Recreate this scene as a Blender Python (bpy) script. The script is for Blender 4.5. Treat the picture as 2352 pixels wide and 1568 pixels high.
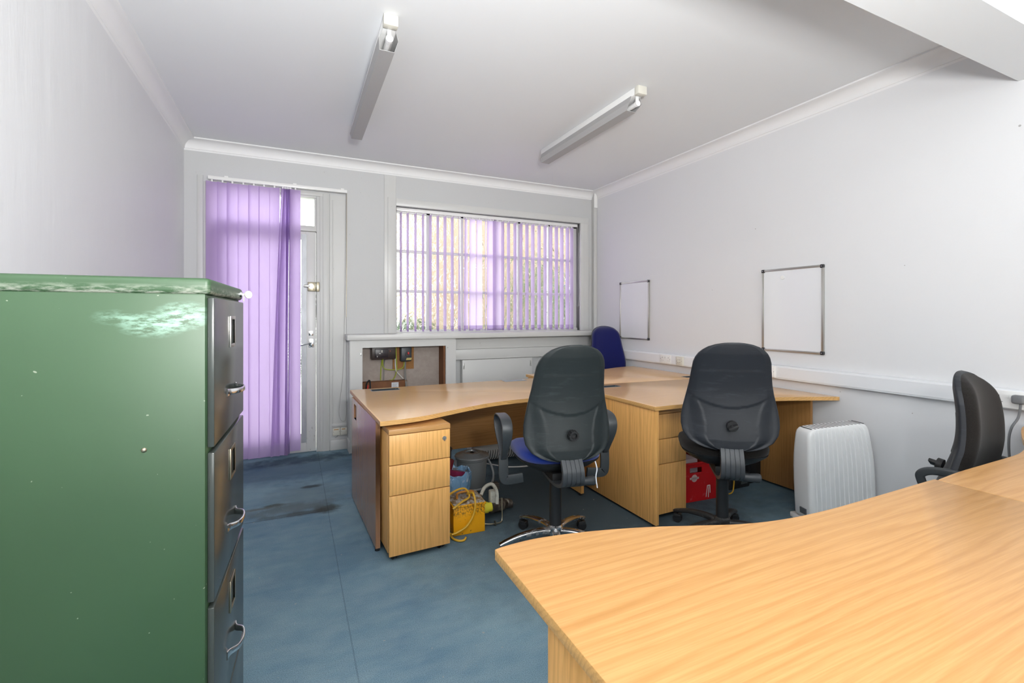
import bpy, bmesh, math, random
from math import sin, cos, pi, radians, sqrt, atan2
from mathutils import Vector, Matrix
random.seed(7)
for o in list(bpy.data.objects): bpy.data.objects.remove(o)
SC = bpy.context.scene
COL = SC.collection

# ------------------------------------------------------------------ camera
YAW = radians(24.95); CAM_H = 1.32
cd = bpy.data.cameras.new('camera'); cam = bpy.data.objects.new('camera', cd); COL.objects.link(cam)
cd.sensor_width = 36.0; cd.lens = 1081.0/2352.0*36.0; cd.shift_y = -60.0/2352.0; cd.clip_start = 0.02
cam.location = (0, 0, CAM_H); cam.rotation_euler = (pi/2, 0, -YAW)
SC.camera = cam
# ------------------------------------------------------------------ world, lights, exposure
SC.view_settings.view_transform = 'Standard'; SC.view_settings.look = 'None'
SC.view_settings.gamma = 1.0; SC.view_settings.use_curve_mapping = False
SC.view_settings.exposure = 0.08
w = bpy.data.worlds.new('overcast_sky'); SC.world = w; w.use_nodes = True
bg = w.node_tree.nodes['Background']; bg.inputs[0].default_value = (0.96, 1.0, 0.95, 1); bg.inputs[1].default_value = 5.2
def area(name, loc, rot, sx, sy, power, col=(1, 1, 1)):
    l = bpy.data.lights.new(name, 'AREA'); l.shape = 'RECTANGLE'; l.size = sx; l.size_y = sy; l.energy = power; l.color = col
    o = bpy.data.objects.new(name, l); COL.objects.link(o); o.location = loc; o.rotation_euler = rot
    return o
# fill light added at the made-up window behind the camera
area('rear_window_fill', (1.3, -4.26, 1.7), (radians(104), 0, 0), 3.3, 1.5, 55, (0.99, 0.995, 1.0))
# unseen fill lights added over the near half (their made-up battens follow below)
CEIL = 2.862
for lx in (0.5, 2.3):
    area('rear_ceiling_fill', (lx, -0.9, CEIL-0.125), (0, 0, 0), 0.25, 1.3, 2.2, (1.0, 0.99, 0.97))

# bounce fill added behind the camera, aimed up at the ceiling
area('bounce_fill', (0.25, -0.40, 1.70), (radians(180-38), 0, radians(0)), 0.36, 0.36, 160, (1.0, 0.995, 0.98))

# ------------------------------------------------------------------ helpers
def link(o, parent=None):
    COL.objects.link(o)
    if parent is not None: o.parent = parent
    return o
def thing(name, label, cat, loc=(0, 0, 0), rz=0.0, group=None):
    o = bpy.data.objects.new(name, None); COL.objects.link(o); o.empty_display_size = 0.1
    o.location = loc; o.rotation_euler = (0, 0, rz)
    o['label'] = label; o['category'] = cat
    if group: o['group'] = group
    return o
def finish(bm, angle=35):
    bmesh.ops.remove_doubles(bm, verts=bm.verts, dist=1e-6)
    bmesh.ops.recalc_face_normals(bm, faces=bm.faces)
    a = radians(angle)
    for e in bm.edges:
        if len(e.link_faces) == 2:
            try: e.smooth = e.calc_face_angle() < a
            except Exception: e.smooth = True
    for f in bm.faces: f.smooth = True
def obj(name, bm, mat, parent=None, label=None, cat=None, group=None, kind=None, angle=35, loc=None, rz=None):
    finish(bm, angle)
    me = bpy.data.meshes.new(name); bm.to_mesh(me); bm.free()
    for m in (mat if isinstance(mat, (list, tuple)) else [mat]): me.materials.append(m)
    o = bpy.data.objects.new(name, me); link(o, parent)
    if label: o['label'] = label
    if cat: o['category'] = cat
    if group: o['group'] = group
    if kind: o['kind'] = kind
    if loc is not None: o.location = loc
    if rz is not None: o.rotation_euler = (0, 0, rz)
    return o
def struct(name, bm, mat, label=None, **k): return obj(name, bm, mat, None, label, None, None, 'structure', **k)
def NB(): return bmesh.new()
def box(bm, x0, x1, y0, y1, z0, z1, bev=0.0, mi=0, M=None, seg=2):
    vs = [bm.verts.new((x, y, z)) for x in (x0, x1) for y in (y0, y1) for z in (z0, z1)]
    idx = [(0, 1, 3, 2), (4, 6, 7, 5), (0, 4, 5, 1), (2, 3, 7, 6), (0, 2, 6, 4), (1, 5, 7, 3)]
    fs = [bm.faces.new([vs[i] for i in q]) for q in idx]
    for f in fs: f.material_index = mi
    geo = vs
    if bev > 0:
        es = set(e for f in fs for e in f.edges)
        r = bmesh.ops.bevel(bm, geom=list(es), offset=bev, segments=seg, affect='EDGES', profile=0.5)
        geo = list(set(v for f in r['faces'] for v in f.verts) | set(v for v in vs if v.is_valid))
        for f in r['faces']: f.material_index = mi
    if M is not None: bmesh.ops.transform(bm, matrix=M, verts=geo)
    return geo
def B(x0, x1, y0, y1, z0, z1, bev=0.0):
    bm = NB(); box(bm, x0, x1, y0, y1, z0, z1, bev); return bm
def prism(bm, pts, z0, z1, mi=0, axis='z', bev=0.0):
    """pts: outline in the plane; extruded along axis"""
    def P(a, b, c):
        return {'z': (a, b, c), 'y': (a, c, b), 'x': (c, a, b)}[axis]
    lo = [bm.verts.new(P(p[0], p[1], z0)) for p in pts]; hi = [bm.verts.new(P(p[0], p[1], z1)) for p in pts]
    n = len(pts); fs = [bm.faces.new(lo), bm.faces.new(hi)]
    for i in range(n):
        j = (i+1) % n; fs.append(bm.faces.new((lo[i], lo[j], hi[j], hi[i])))
    for f in fs: f.material_index = mi
    if bev > 0:
        es = [e for e in fs[0].edges]+[e for e in fs[1].edges]
        bmesh.ops.bevel(bm, geom=es, offset=bev, segments=2, affect='EDGES', profile=0.5)
def cyl(bm, c, r, h, axis='z', seg=24, r2=None, mi=0, M=None):
    r2 = r if r2 is None else r2
    a0, a1 = [], []
    for i in range(seg):
        t = 2*pi*i/seg
        for rr, hh, L in ((r, 0, a0), (r2, h, a1)):
            p = {'z': (rr*cos(t), rr*sin(t), hh), 'x': (hh, rr*cos(t), rr*sin(t)), 'y': (rr*cos(t), hh, rr*sin(t))}[axis]
            v = Vector(p)+Vector(c)
            if M is not None: v = M @ v
            L.append(bm.verts.new(v))
    fs = [bm.faces.new(a0), bm.faces.new(a1)]
    for i in range(seg):
        j = (i+1) % seg; fs.append(bm.faces.new((a0[i], a0[j], a1[j], a1[i])))
    for f in fs: f.material_index = mi
def lathe(bm, prof, c=(0, 0, 0), seg=32, mi=0, sx=1, sy=1, M=None, wob=None):
    rings = []
    for k, (r, z) in enumerate(prof):
        if r < 1e-5:
            v = Vector((c[0], c[1], c[2]+z)); v = M @ v if M is not None else v
            rings.append([bm.verts.new(v)])
        else:
            L = []
            for i in range(seg):
                t = 2*pi*i/seg; q = wob(t, k) if wob else (1, 0)
                v = Vector((c[0]+r*q[0]*cos(t)*sx, c[1]+r*q[0]*sin(t)*sy, c[2]+z+q[1])); v = M @ v if M is not None else v
                L.append(bm.verts.new(v))
            rings.append(L)
    for a, b in zip(rings[:-1], rings[1:]):
        for i in range(seg):
            j = (i+1) % seg
            if len(a) == 1 and len(b) == 1: continue
            if len(a) == 1: f = bm.faces.new((a[0], b[i], b[j]))
            elif len(b) == 1: f = bm.faces.new((a[i], a[j], b[0]))
            else: f = bm.faces.new((a[i], a[j], b[j], b[i]))
            f.material_index = mi
def catmull(P, n=6, closed=False):
    P = [Vector(p) for p in P]; N = len(P); out = []
    rng = range(N) if closed else range(N-1)
    for i in rng:
        g = lambda k: P[k % N] if closed else P[max(0, min(N-1, k))]
        p0, p1, p2, p3 = g(i-1), g(i), g(i+1), g(i+2)
        for s in range(n):
            t = s/n
            out.append(0.5*((2*p1)+(-p0+p2)*t+(2*p0-5*p1+4*p2-p3)*t*t+(-p0+3*p1-3*p2+p3)*t**3))
    if not closed: out.append(P[-1])
    return out
def sweep(bm, path, section, closed=False, up=Vector((0, 0, 1)), mi=0, scale=None, cap=True):
    """section: list of (a,b) offsets along side & up-normal; parallel frames from up"""
    path = [Vector(p) for p in path]; n = len(path); rings = []; prev = None
    for i, p in enumerate(path):
        if closed: t = (path[(i+1) % n]-path[i-1])
        else: t = path[min(n-1, i+1)]-path[max(0, i-1)]
        t.normalize()
        if prev is None:
            u = up - t*up.dot(t)
            if u.length < 1e-3: u = Vector((1, 0, 0))-t*t.x
        else:
            u = prev-t*prev.dot(t)
        u.normalize(); prev = u
        s = t.cross(u)
        k = scale(i/(n-1)) if scale else (1, 1)
        if not isinstance(k, tuple): k = (k, k)
        rings.append([bm.verts.new(p+s*a*k[0]+u*b*k[1]) for a, b in section])
    m = len(section); fs = []
    for i in range(n if closed else n-1):
        a, b = rings[i], rings[(i+1) % n]
        for k in range(m):
            l = (k+1) % m; fs.append(bm.faces.new((a[k], a[l], b[l], b[k])))
    if not closed and cap: fs.append(bm.faces.new(rings[0])); fs.append(bm.faces.new(rings[-1]))
    for f in fs: f.material_index = mi
def circ(r, n=10): return [(r*cos(2*pi*i/n), r*sin(2*pi*i/n)) for i in range(n)]
def rrect(w, h, r, n=3):
    out = []
    for cx, cy, a in ((w/2-r, h/2-r, 0), (-w/2+r, h/2-r, pi/2), (-w/2+r, -h/2+r, pi), (w/2-r, -h/2+r, 1.5*pi)):
        for i in range(n+1):
            t = a+pi/2*i/n; out.append((cx+r*cos(t), cy+r*sin(t)))
    return out
def tube(bm, pts, r, n=10, smooth=6, closed=False, mi=0):
    sweep(bm, catmull(pts, smooth, closed) if smooth > 1 else pts, circ(r, n), closed, mi=mi)
def copy_tree(o, parent=None):
    c = o.copy(); COL.objects.link(c)
    if parent is not None: c.parent = parent
    for ch in list(o.children): copy_tree(ch, c)
    return c
def interp(T, x):
    if x <= T[0][0]: return T[0][1]
    for (a, b), (c, d) in zip(T[:-1], T[1:]):
        if x <= c: return b+(d-b)*(x-a)/(c-a)
    return T[-1][1]
def sstep(a, b, x):
    t = max(0.0, min(1.0, (x-a)/(b-a))); return t*t*(3-2*t)

# ------------------------------------------------------------------ materials
class MT:
    def __init__(s, name, base=(0.8, 0.8, 0.8), rough=0.5, metal=0.0, spec=0.5, coat=0.0):
        s.m = bpy.data.materials.new(name); s.m.use_nodes = True; s.t = s.m.node_tree; s.n = s.t.nodes
        s.b = s.n['Principled BSDF']; s.b.inputs['Base Color'].default_value = (*base, 1); s.b.inputs['Roughness'].default_value = rough
        s.b.inputs['Metallic'].default_value = metal; s.b.inputs['Specular IOR Level'].default_value = spec
        if coat: s.b.inputs['Coat Weight'].default_value = coat; s.b.inputs['Coat Roughness'].default_value = 0.1
        s.co = s.n.new('ShaderNodeTexCoord').outputs['Object']
    def l(s, a, b): s.t.links.new(a, b)
    def map(s, scale=(1, 1, 1), rot=(0, 0, 0), loc=(0, 0, 0), src=None):
        m = s.n.new('ShaderNodeMapping'); s.l(src or s.co, m.inputs[0]); m.inputs['Scale'].default_value = scale
        m.inputs['Rotation'].default_value = rot; m.inputs['Location'].default_value = loc; return m.outputs[0]
    def noise(s, vec, scale=5, detail=3, rough=0.5, dist=0.0):
        n = s.n.new('ShaderNodeTexNoise'); s.l(vec, n.inputs['Vector']); n.inputs['Scale'].default_value = scale
        n.inputs['Detail'].default_value = detail; n.inputs['Roughness'].default_value = rough; n.inputs['Distortion'].default_value = dist
        return n.outputs['Fac']
    def ramp(s, fac, stops):
        r = s.n.new('ShaderNodeValToRGB'); s.l(fac, r.inputs[0]); e = r.color_ramp.elements
        while len(e) < len(stops): e.new(0.5)
        for k, (p, c) in enumerate(stops):
            e[k].position = p; e[k].color = (*c, 1) if isinstance(c, tuple) else (c, c, c, 1)
        return r.outputs[0]
    def mix(s, fac, a, b, mode='MIX'):
        m = s.n.new('ShaderNodeMix'); m.data_type = 'RGBA'; m.blend_type = mode
        for i, v in ((0, fac), (6, a), (7, b)):
            if hasattr(v, 'links'): s.l(v, m.inputs[i])
            elif i == 0: m.inputs[0].default_value = v
            else: m.inputs[i].default_value = (*v, 1)
        return m.outputs[2]
    def math(s, op, a, b=0.0, c=0.0):
        m = s.n.new('ShaderNodeMath'); m.operation = op
        for i, v in enumerate((a, b, c)):
            if hasattr(v, 'links'): s.l(v, m.inputs[i])
            else: m.inputs[i].default_value = v
        return m.outputs[0]
    def sep(s, vec=None):
        x = s.n.new('ShaderNodeSeparateXYZ'); s.l(vec or s.co, x.inputs[0]); return x.outputs
    def color(s, c): s.l(c, s.b.inputs['Base Color']); return s
    def bump(s, h, strength=0.3, dist=0.01):
        b = s.n.new('ShaderNodeBump'); b.inputs['Strength'].default_value = strength; b.inputs['Distance'].default_value = dist
        s.l(h, b.inputs['Height']); s.l(b.outputs[0], s.b.inputs['Normal']); return b.outputs[0]
    def blob(s, pos, rad, soft=0.5, warp=0.0, ax=(1, 1, 1)):
        """mask of a spot around pos (object coords), radius rad"""
        v = s.map(scale=tuple(ax[i]/rad for i in range(3)), loc=tuple(-pos[i]*ax[i]/rad for i in range(3)))
        ln = s.n.new('ShaderNodeVectorMath'); ln.operation = 'LENGTH'; s.l(v, ln.inputs[0]); d = ln.outputs['Value']
        if warp:
            nz = s.noise(s.co, 9, 4, 0.6); d = s.math('ADD', d, s.math('MULTIPLY', s.math('SUBTRACT', nz, 0.5), warp))
        m = s.n.new('ShaderNodeMapRange'); s.l(d, m.inputs[0]); m.inputs[1].default_value = 1.0; m.inputs[2].default_value = 1.0-soft
        m.inputs[3].default_value = 0; m.inputs[4].default_value = 1; return m.outputs[0]

def paint(name, base, rough=0.6, var=0.03, bump=0.06, speck=False, dirt=None):
    M = MT(name, base, rough)
    n = M.noise(M.co, 1.6, 4, 0.6)
    c = M.mix(n, tuple(max(0, x-var) for x in base), tuple(x+var for x in base))
    if speck:
        sp = M.ramp(M.noise(M.co, 38, 2, 0.5), [(0.74, 0.0), (0.80, 1.0)])
        c = M.mix(M.math('MULTIPLY', sp, 0.30), c, (0.25, 0.23, 0.2))
    M.color(c); M.bump(M.noise(M.co, 60, 4, 0.6), bump, 0.004)
    return M
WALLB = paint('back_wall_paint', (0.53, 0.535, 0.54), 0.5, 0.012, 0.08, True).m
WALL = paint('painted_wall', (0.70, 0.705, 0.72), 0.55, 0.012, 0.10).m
Ml = paint('left_wall_paint', (0.70, 0.705, 0.72), 0.5, 0.015, 0.10)
st = Ml.noise(Ml.map(scale=(1, 4.5, 0.7)), 1.6, 5, 0.6)
Ml.bump(st, 0.12, 0.04); WALL_L = Ml.m
WHITE = paint('white_gloss_paint', (0.60, 0.60, 0.59), 0.35, 0.02, 0.06, True).m
CEILM = paint('ceiling_paint', (0.77, 0.785, 0.80), 0.8, 0.01, 0.05).m
CORN = paint('cornice_paint', (0.78, 0.78, 0.785), 0.6, 0.01, 0.03).m
Mo = paint('old_white_woodwork', (0.56, 0.56, 0.55), 0.4, 0.03, 0.1, True)
OLDW = Mo.m
# worn white paint of the door leaf: chips and grime towards the bottom
Md = MT('door_paint', (0.62, 0.62, 0.61), 0.35)
z = Md.sep()[2]; low = Md.ramp(z, [(0.0, 0.9), (0.45, 0.0)])
ch = Md.ramp(Md.noise(Md.map(scale=(6, 6, 2)), 7, 5, 0.65), [(0.60, 0.0), (0.66, 1.0)])
Md.color(Md.mix(Md.math('MULTIPLY', ch, low), (0.62, 0.62, 0.61), (0.20, 0.18, 0.15))); DOORP = Md.m
PLAST = MT('white_plastic', (0.80, 0.80, 0.79), 0.3).m
TRUNK = MT('trunking_plastic', (0.76, 0.775, 0.80), 0.35).m
CREAM = MT('cream_plastic', (0.64, 0.62, 0.55), 0.35).m
GREYP = MT('grey_plastic', (0.16, 0.165, 0.175), 0.45).m
BLACKP = MT('black_plastic', (0.016, 0.017, 0.019), 0.45).m
BLK = MT('matt_black', (0.012, 0.012, 0.013), 0.6).m
CHROME = MT('chrome', (0.75, 0.75, 0.76), 0.18, 1.0).m
STEEL = MT('dull_steel', (0.45, 0.45, 0.44), 0.38, 1.0).m
ALU = MT('brushed_aluminium', (0.50, 0.49, 0.46), 0.35, 1.0).m
BRASS = MT('aged_brass', (0.36, 0.32, 0.24), 0.35, 1.0).m
DIMGREY = MT('reflector_grey', (0.40, 0.395, 0.395), 0.6).m
TUBEW = MT('fluorescent_tube_glass', (0.8, 0.8, 0.8), 0.2).m
BOARD = MT('whiteboard_surface', (0.74, 0.755, 0.78), 0.12).m
REDP = MT('red_plastic', (0.62, 0.01, 0.01), 0.4).m
YCAB = MT('yellow_cable_rubber', (0.62, 0.36, 0.03), 0.5).m
GYCAB = MT('earth_cable_green_yellow', (0.33, 0.38, 0.04), 0.5).m
WCAB = MT('white_cable', (0.62, 0.61, 0.58), 0.45).m
GCAB = MT('grey_cable', (0.22, 0.21, 0.20), 0.5).m
RUST = MT('rusty_iron', (0.20, 0.10, 0.04), 0.7, 0.4).m
PAPER = MT('paper', (0.72, 0.74, 0.78), 0.8).m

def shell_mat(name, base):
    M = MT(name, base, 0.5, 0, 0.4)
    sc = M.ramp(M.noise(M.map(scale=(1.3, 1, 7)), 6, 5, 0.65), [(0.56, 0.0), (0.72, 1.0)])
    M.color(M.mix(M.math('MULTIPLY', sc, 0.30), base, tuple(x*2.6+0.02 for x in base)))
    M.bump(M.noise(M.co, 500, 2, 0.5), 0.12, 0.002); return M.m
SHELL_A = shell_mat('chair_shell_plastic_scuffed', (0.015, 0.020, 0.0215))
SHELL_B = shell_mat('chair_shell_plastic', (0.016, 0.0185, 0.024))
def fabric(name, base, v=0.35, sheen=0.3):
    M = MT(name, base, 0.95, 0, 0.2); n = M.noise(M.co, 420, 3, 0.7)
    M.color(M.mix(M.ramp(n, [(0.3, 0.0), (0.7, 1.0)]), tuple(x*(1-v) for x in base), tuple(x*(1+v) for x in base)))
    M.b.inputs['Sheen Weight'].default_value = sheen; M.bump(n, 0.3, 0.002); return M.m
BLUEF = fabric('royal_blue_fabric', (0.012, 0.035, 0.24))
NAVYF = fabric('deep_blue_fabric', (0.006, 0.009, 0.085))
BLACKF = fabric('black_fabric', (0.013, 0.011, 0.010), 0.5, 0.1)
def dusty(name, base, dust, metal=0.0, rough=0.35):
    M = MT(name, base, rough, metal); n = M.ramp(M.noise(M.co, 14, 5, 0.7), [(0.50, 0.0), (0.66, 1.0)])
    M.color(M.mix(M.math('MULTIPLY', n, 0.7), base, dust))
    if metal:
        M.l(M.math('SUBTRACT', metal, M.math('MULTIPLY', n, 0.6)), M.b.inputs['Metallic'])
        M.l(M.math('ADD', rough, M.math('MULTIPLY', n, 0.4)), M.b.inputs['Roughness'])
    return M.m
BASE_CH = dusty('dusty_chrome', (0.55, 0.55, 0.56), (0.12, 0.11, 0.09), 1.0, 0.16)
BASE_BL = dusty('dusty_black_plastic', (0.02, 0.02, 0.021), (0.11, 0.105, 0.095), 0.0, 0.5)

def wood(name, grain='x', light=(0.66, 0.37, 0.155), dark=(0.47, 0.235, 0.08), rough=0.3, off=(0, 0, 0), scale=1.0, contrast=1.0):
    M = MT(name, light, rough)
    k = 'xyz'.index(grain); ax = [0, 1, 2]; ax.remove(k)
    st = [1.0, 1.0, 1.0]; st[k] = 0.14
    v = M.map(scale=tuple(st), loc=off); sp = M.sep(v)
    across = M.math('ADD', sp[ax[0]], M.math('MULTIPLY', sp[ax[1]], 0.9))
    big = M.noise(v, 3.2*scale, 2, 0.5, 0.3); mid = M.noise(v, 14*scale, 3, 0.6, 0.2)
    ph = M.math('ADD', M.math('MULTIPLY', across, 34*scale), M.math('ADD', M.math('MULTIPLY', big, 9.0), M.math('MULTIPLY', mid, 1.3)))
    rings = M.math('FRACT', ph)
    r1 = M.ramp(rings, [(0.0, 0.10), (0.35, 0.05), (0.82, 0.95), (1.0, 0.10)])
    st2 = [1.0, 1.0, 1.0]; st2[k] = 0.025
    fine = M.noise(M.map(scale=tuple(st2)), 210*scale, 3, 0.6)
    f2 = M.ramp(fine, [(0.38, 0.0), (0.66, 1.0)])
    c = M.mix(M.math('MULTIPLY', M.math('MULTIPLY', r1, M.ramp(mid, [(0.3, 0.35), (0.7, 1.0)])), 0.75*contrast), light, dark)
    c = M.mix(M.math('MULTIPLY', f2, 0.42*contrast), c, dark)
    M.color(c); M.bump(fine, 0.05, 0.001)
    return M.m
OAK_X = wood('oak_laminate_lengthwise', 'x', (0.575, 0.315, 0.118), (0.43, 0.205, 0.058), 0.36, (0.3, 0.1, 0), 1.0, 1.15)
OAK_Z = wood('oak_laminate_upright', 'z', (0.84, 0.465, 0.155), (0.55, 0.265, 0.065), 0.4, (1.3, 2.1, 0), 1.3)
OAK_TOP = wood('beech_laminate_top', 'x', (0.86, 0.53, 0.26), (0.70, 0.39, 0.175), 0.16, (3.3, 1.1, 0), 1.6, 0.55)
OAK_EDGE = wood('oak_edge_band', 'x', (0.72, 0.42, 0.15), (0.45, 0.23, 0.07), 0.4, (0, 0, 0), 2.0)

def green_mat(name, base, scr):
    M = MT(name, base, 0.28, 0, 0.5)
    n = M.noise(M.co, 3, 3, 0.5); c = M.mix(n, tuple(x*0.88 for x in base), tuple(x*1.12 for x in base))
    sp = M.ramp(M.noise(M.co, 70, 1, 0.4), [(0.765, 0.0), (0.78, 1.0)]); c = M.mix(M.math('MULTIPLY', sp, 0.7), c, (0.30, 0.33, 0.26))
    for pos, rad, ax, amt in scr:
        b = M.blob(pos, rad, 0.8, 0.5, ax)
        t = M.ramp(M.noise(M.map(scale=(2, 1, 7)), 16, 4, 0.7), [(0.42, 0.0), (0.60, 1.0)])
        c = M.mix(M.math('MULTIPLY', M.math('MULTIPLY', b, t), amt), c, (0.30, 0.50, 0.40))
    M.color(c)
    M.l(M.math('ADD', 0.34, M.math('MULTIPLY', n, 0.2)), M.b.inputs['Roughness']); return M
G0 = (0.030, 0.072, 0.030)
GREEN = green_mat('green_enamel', G0, [((-0.045, -0.005, 1.318), 0.035, (0.55, 1, 1), 0.8), ((-0.10, -0.005, 1.300), 0.032, (0.45, 1, 1), 0.7), ((-0.16, -0.005, 1.315), 0.02, (0.4, 1, 1), 0.4), ((-0.33, -0.005, 0.46), 0.04, (0.25, 1, 1.6), 0.35)]).m
Mg = green_mat('green_enamel_lid', G0, [])
cz = Mg.sep()
nz = Mg.ramp(Mg.noise(Mg.map(scale=(1, 1, 5)), 22, 5, 0.7), [(0.44, 0.0), (0.58, 1.0)])
mr = Mg.n.new('ShaderNodeMapRange'); Mg.l(cz[2], mr.inputs[0]); mr.inputs[1].default_value = 1.388; mr.inputs[2].default_value = 1.366; mr.inputs[3].default_value = 0; mr.inputs[4].default_value = 1
src = Mg.b.inputs['Base Color'].links[0].from_socket
Mg.color(Mg.mix(Mg.math('MULTIPLY', Mg.math('MULTIPLY', mr.outputs[0], nz), 0.75), src, (0.45, 0.46, 0.40))); GREENLID = Mg.m
DGREEN = MT('dark_olive_enamel', (0.045, 0.052, 0.048), 0.22).m

# carpet
Mc = MT('blue_carpet', (0.07, 0.12, 0.18), 0.95, 0, 0.1)
n1 = Mc.noise(Mc.co, 330, 3, 0.75); n2 = Mc.noise(Mc.co, 1.7, 4, 0.6); n3 = Mc.noise(Mc.map(scale=(1, 2.4, 1)), 5, 4, 0.6)
c = Mc.mix(Mc.ramp(n2, [(0.25, 0.0), (0.75, 1.0)]), (0.105, 0.190, 0.275), (0.215, 0.330, 0.385))
c = Mc.mix(Mc.math('MULTIPLY', Mc.ramp(n3, [(0.35, 0.0), (0.65, 1.0)]), 0.35), c, (0.27, 0.36, 0.40))
dark_zone = Mc.blob((2.0, 3.0, 0), 1.7, 0.6, 0.4); c = Mc.mix(Mc.math('MULTIPLY', dark_zone, 0.88), c, (0.048, 0.060, 0.070))  # carpet darker and greyer in a wide patch under the desks
c = Mc.mix(Mc.ramp(n1, [(0.30, 0.0), (0.72, 1.0)]), Mc.mix(1.0, c, (0.5, 0.5, 0.5), 'MULTIPLY'), Mc.mix(1.0, c, (1.6, 1.6, 1.6), 'MULTIPLY'))
for pos, rad, ax, amt, colr in [((0.22, 3.46, 0), 0.10, (1, 0.9, 1), 0.75, (0.045, 0.045, 0.035)), ((0.13, 3.95, 0), 0.07, (0.8, 1.6, 1), 0.8, (0.02, 0.025, 0.03)),
        ((-0.03, 3.55, 0), 0.30, (0.8, 2.2, 1), 0.45, (0.085, 0.075, 0.055)), ((0.05, 3.44, 0), 0.22, (0.8, 4.5, 1), 0.6, (0.05, 0.045, 0.03)), ((-0.12, 3.66, 0), 0.07, (0.7, 2, 1), 0.7, (0.05, 0.05, 0.03)),
        ((-0.2, 3.63, 0), 0.09, (0.5, 3, 1), 0.5, (0.10, 0.08, 0.05)), ((0.1, 3.75, 0), 0.35, (1, 1, 1), 0.35, (0.11, 0.13, 0.13)), ((0.0, 4.45, 0), 0.62, (0.5, 1.5, 1), 0.55, (0.045, 0.075, 0.12)), ((0.05, 4.72, 0), 0.3, (0.4, 1.8, 1), 0.6, (0.02, 0.03, 0.045)), ((0.2, 2.75, 0), 0.35, (0.8, 1.2, 1), 0.35, (0.07, 0.14, 0.22))]:
    b = Mc.blob(pos, rad, 0.6, 1.1, ax); c = Mc.mix(Mc.math('MULTIPLY', b, amt), c, colr)
# a seam between two widths of carpet
xs = Mc.sep(); d = Mc.math('ABSOLUTE', Mc.math('SUBTRACT', xs[0], Mc.math('ADD', 0.215, Mc.math('MULTIPLY', Mc.math('SUBTRACT', n2, 0.5), 0.01))))
seam = Mc.math('MULTIPLY', Mc.math('LESS_THAN', d, 0.003), Mc.ramp(xs[1], [(0.0, 0.25), (1.0, 0.25)])); c = Mc.mix(Mc.math('MULTIPLY', seam, 1.0), c, (0.02, 0.03, 0.04))
d2 = Mc.math('ABSOLUTE', Mc.math('SUBTRACT', xs[1], 3.42)); s2 = Mc.math('MULTIPLY', Mc.math('LESS_THAN', d2, 0.004), Mc.math('LESS_THAN', xs[0], 0.3)); c = Mc.mix(Mc.math('MULTIPLY', s2, 0.5), c, (0.03, 0.03, 0.03))
fl = Mc.ramp(Mc.noise(Mc.co, 55, 1, 0.3), [(0.79, 0.0), (0.80, 1.0)]); c = Mc.mix(Mc.math('MULTIPLY', fl, 0.7), c, (0.35, 0.36, 0.34))
Mc.color(c); Mc.bump(n1, 0.6, 0.004); CARPET = Mc.m

# blind fabric: thin, lets light through
def blind(name, base, tr=0.62):
    m = bpy.data.materials.new(name); m.use_nodes = True; t = m.node_tree; n = t.nodes; out = n['Material Output']; n.remove(n['Principled BSDF'])
    d = n.new('ShaderNodeBsdfDiffuse'); r = n.new('ShaderNodeBsdfTranslucent'); mx = n.new('ShaderNodeMixShader')
    d.inputs[0].default_value = (*base, 1); r.inputs[0].default_value = (*[min(1, x*1.1) for x in base], 1); mx.inputs[0].default_value = tr
    t.links.new(d.outputs[0], mx.inputs[1]); t.links.new(r.outputs[0], mx.inputs[2]); t.links.new(mx.outputs[0], out.inputs[0]); return m
LILAC = blind('lilac_blind_fabric', (0.74, 0.62, 0.86), 0.62)
LILACH = blind('lilac_blind_hem', (0.50, 0.38, 0.64), 0.4)
LILACD = blind('lilac_door_blind_fabric', (0.52, 0.385, 0.66), 0.55)
# patterned glass
def glass(name, clear=0.5, wob=1.0):
    m = bpy.data.materials.new(name); m.use_nodes = True; t = m.node_tree; n = t.nodes; out = n['Material Output']; n.remove(n['Principled BSDF'])
    tc = n.new('ShaderNodeTexCoord'); mp = n.new('ShaderNodeMapping'); mp.inputs['Scale'].default_value = (1, 1, 0.6); t.links.new(tc.outputs['Object'], mp.inputs[0])
    nz = n.new('ShaderNodeTexNoise'); nz.inputs['Scale'].default_value = 15; nz.inputs['Detail'].default_value = 1.5; nz.inputs['Distortion'].default_value = 1.2; t.links.new(mp.outputs[0], nz.inputs['Vector'])
    bp = n.new('ShaderNodeBump'); bp.inputs['Strength'].default_value = 1.0; bp.inputs['Distance'].default_value = 0.035*wob; t.links.new(nz.outputs['Fac'], bp.inputs['Height'])
    rf = n.new('ShaderNodeBsdfRefraction'); rf.inputs['IOR'].default_value = 1.35; rf.inputs['Roughness'].default_value = 0.02; rf.inputs[0].default_value = (0.97, 0.99, 0.98, 1)
    t.links.new(bp.outputs[0], rf.inputs['Normal'])
    tr = n.new('ShaderNodeBsdfTransparent'); tr.inputs[0].default_value = (0.97, 0.99, 0.98, 1); gl = n.new('ShaderNodeBsdfGlossy'); gl.inputs['Roughness'].default_value = 0.05
    t.links.new(bp.outputs[0], gl.inputs['Normal'])
    m1 = n.new('ShaderNodeMixShader'); m1.inputs[0].default_value = clear; t.links.new(rf.outputs[0], m1.inputs[1]); t.links.new(tr.outputs[0], m1.inputs[2])
    m2 = n.new('ShaderNodeMixShader'); m2.inputs[0].default_value = 0.05; t.links.new(m1.outputs[0], m2.inputs[1]); t.links.new(gl.outputs[0], m2.inputs[2])
    t.links.new(m2.outputs[0], out.inputs[0]); return m
PGLASS = glass('patterned_glass', 0.12, 1.0); CGLASS = glass('clear_glass', 0.9, 0.1)

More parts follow.
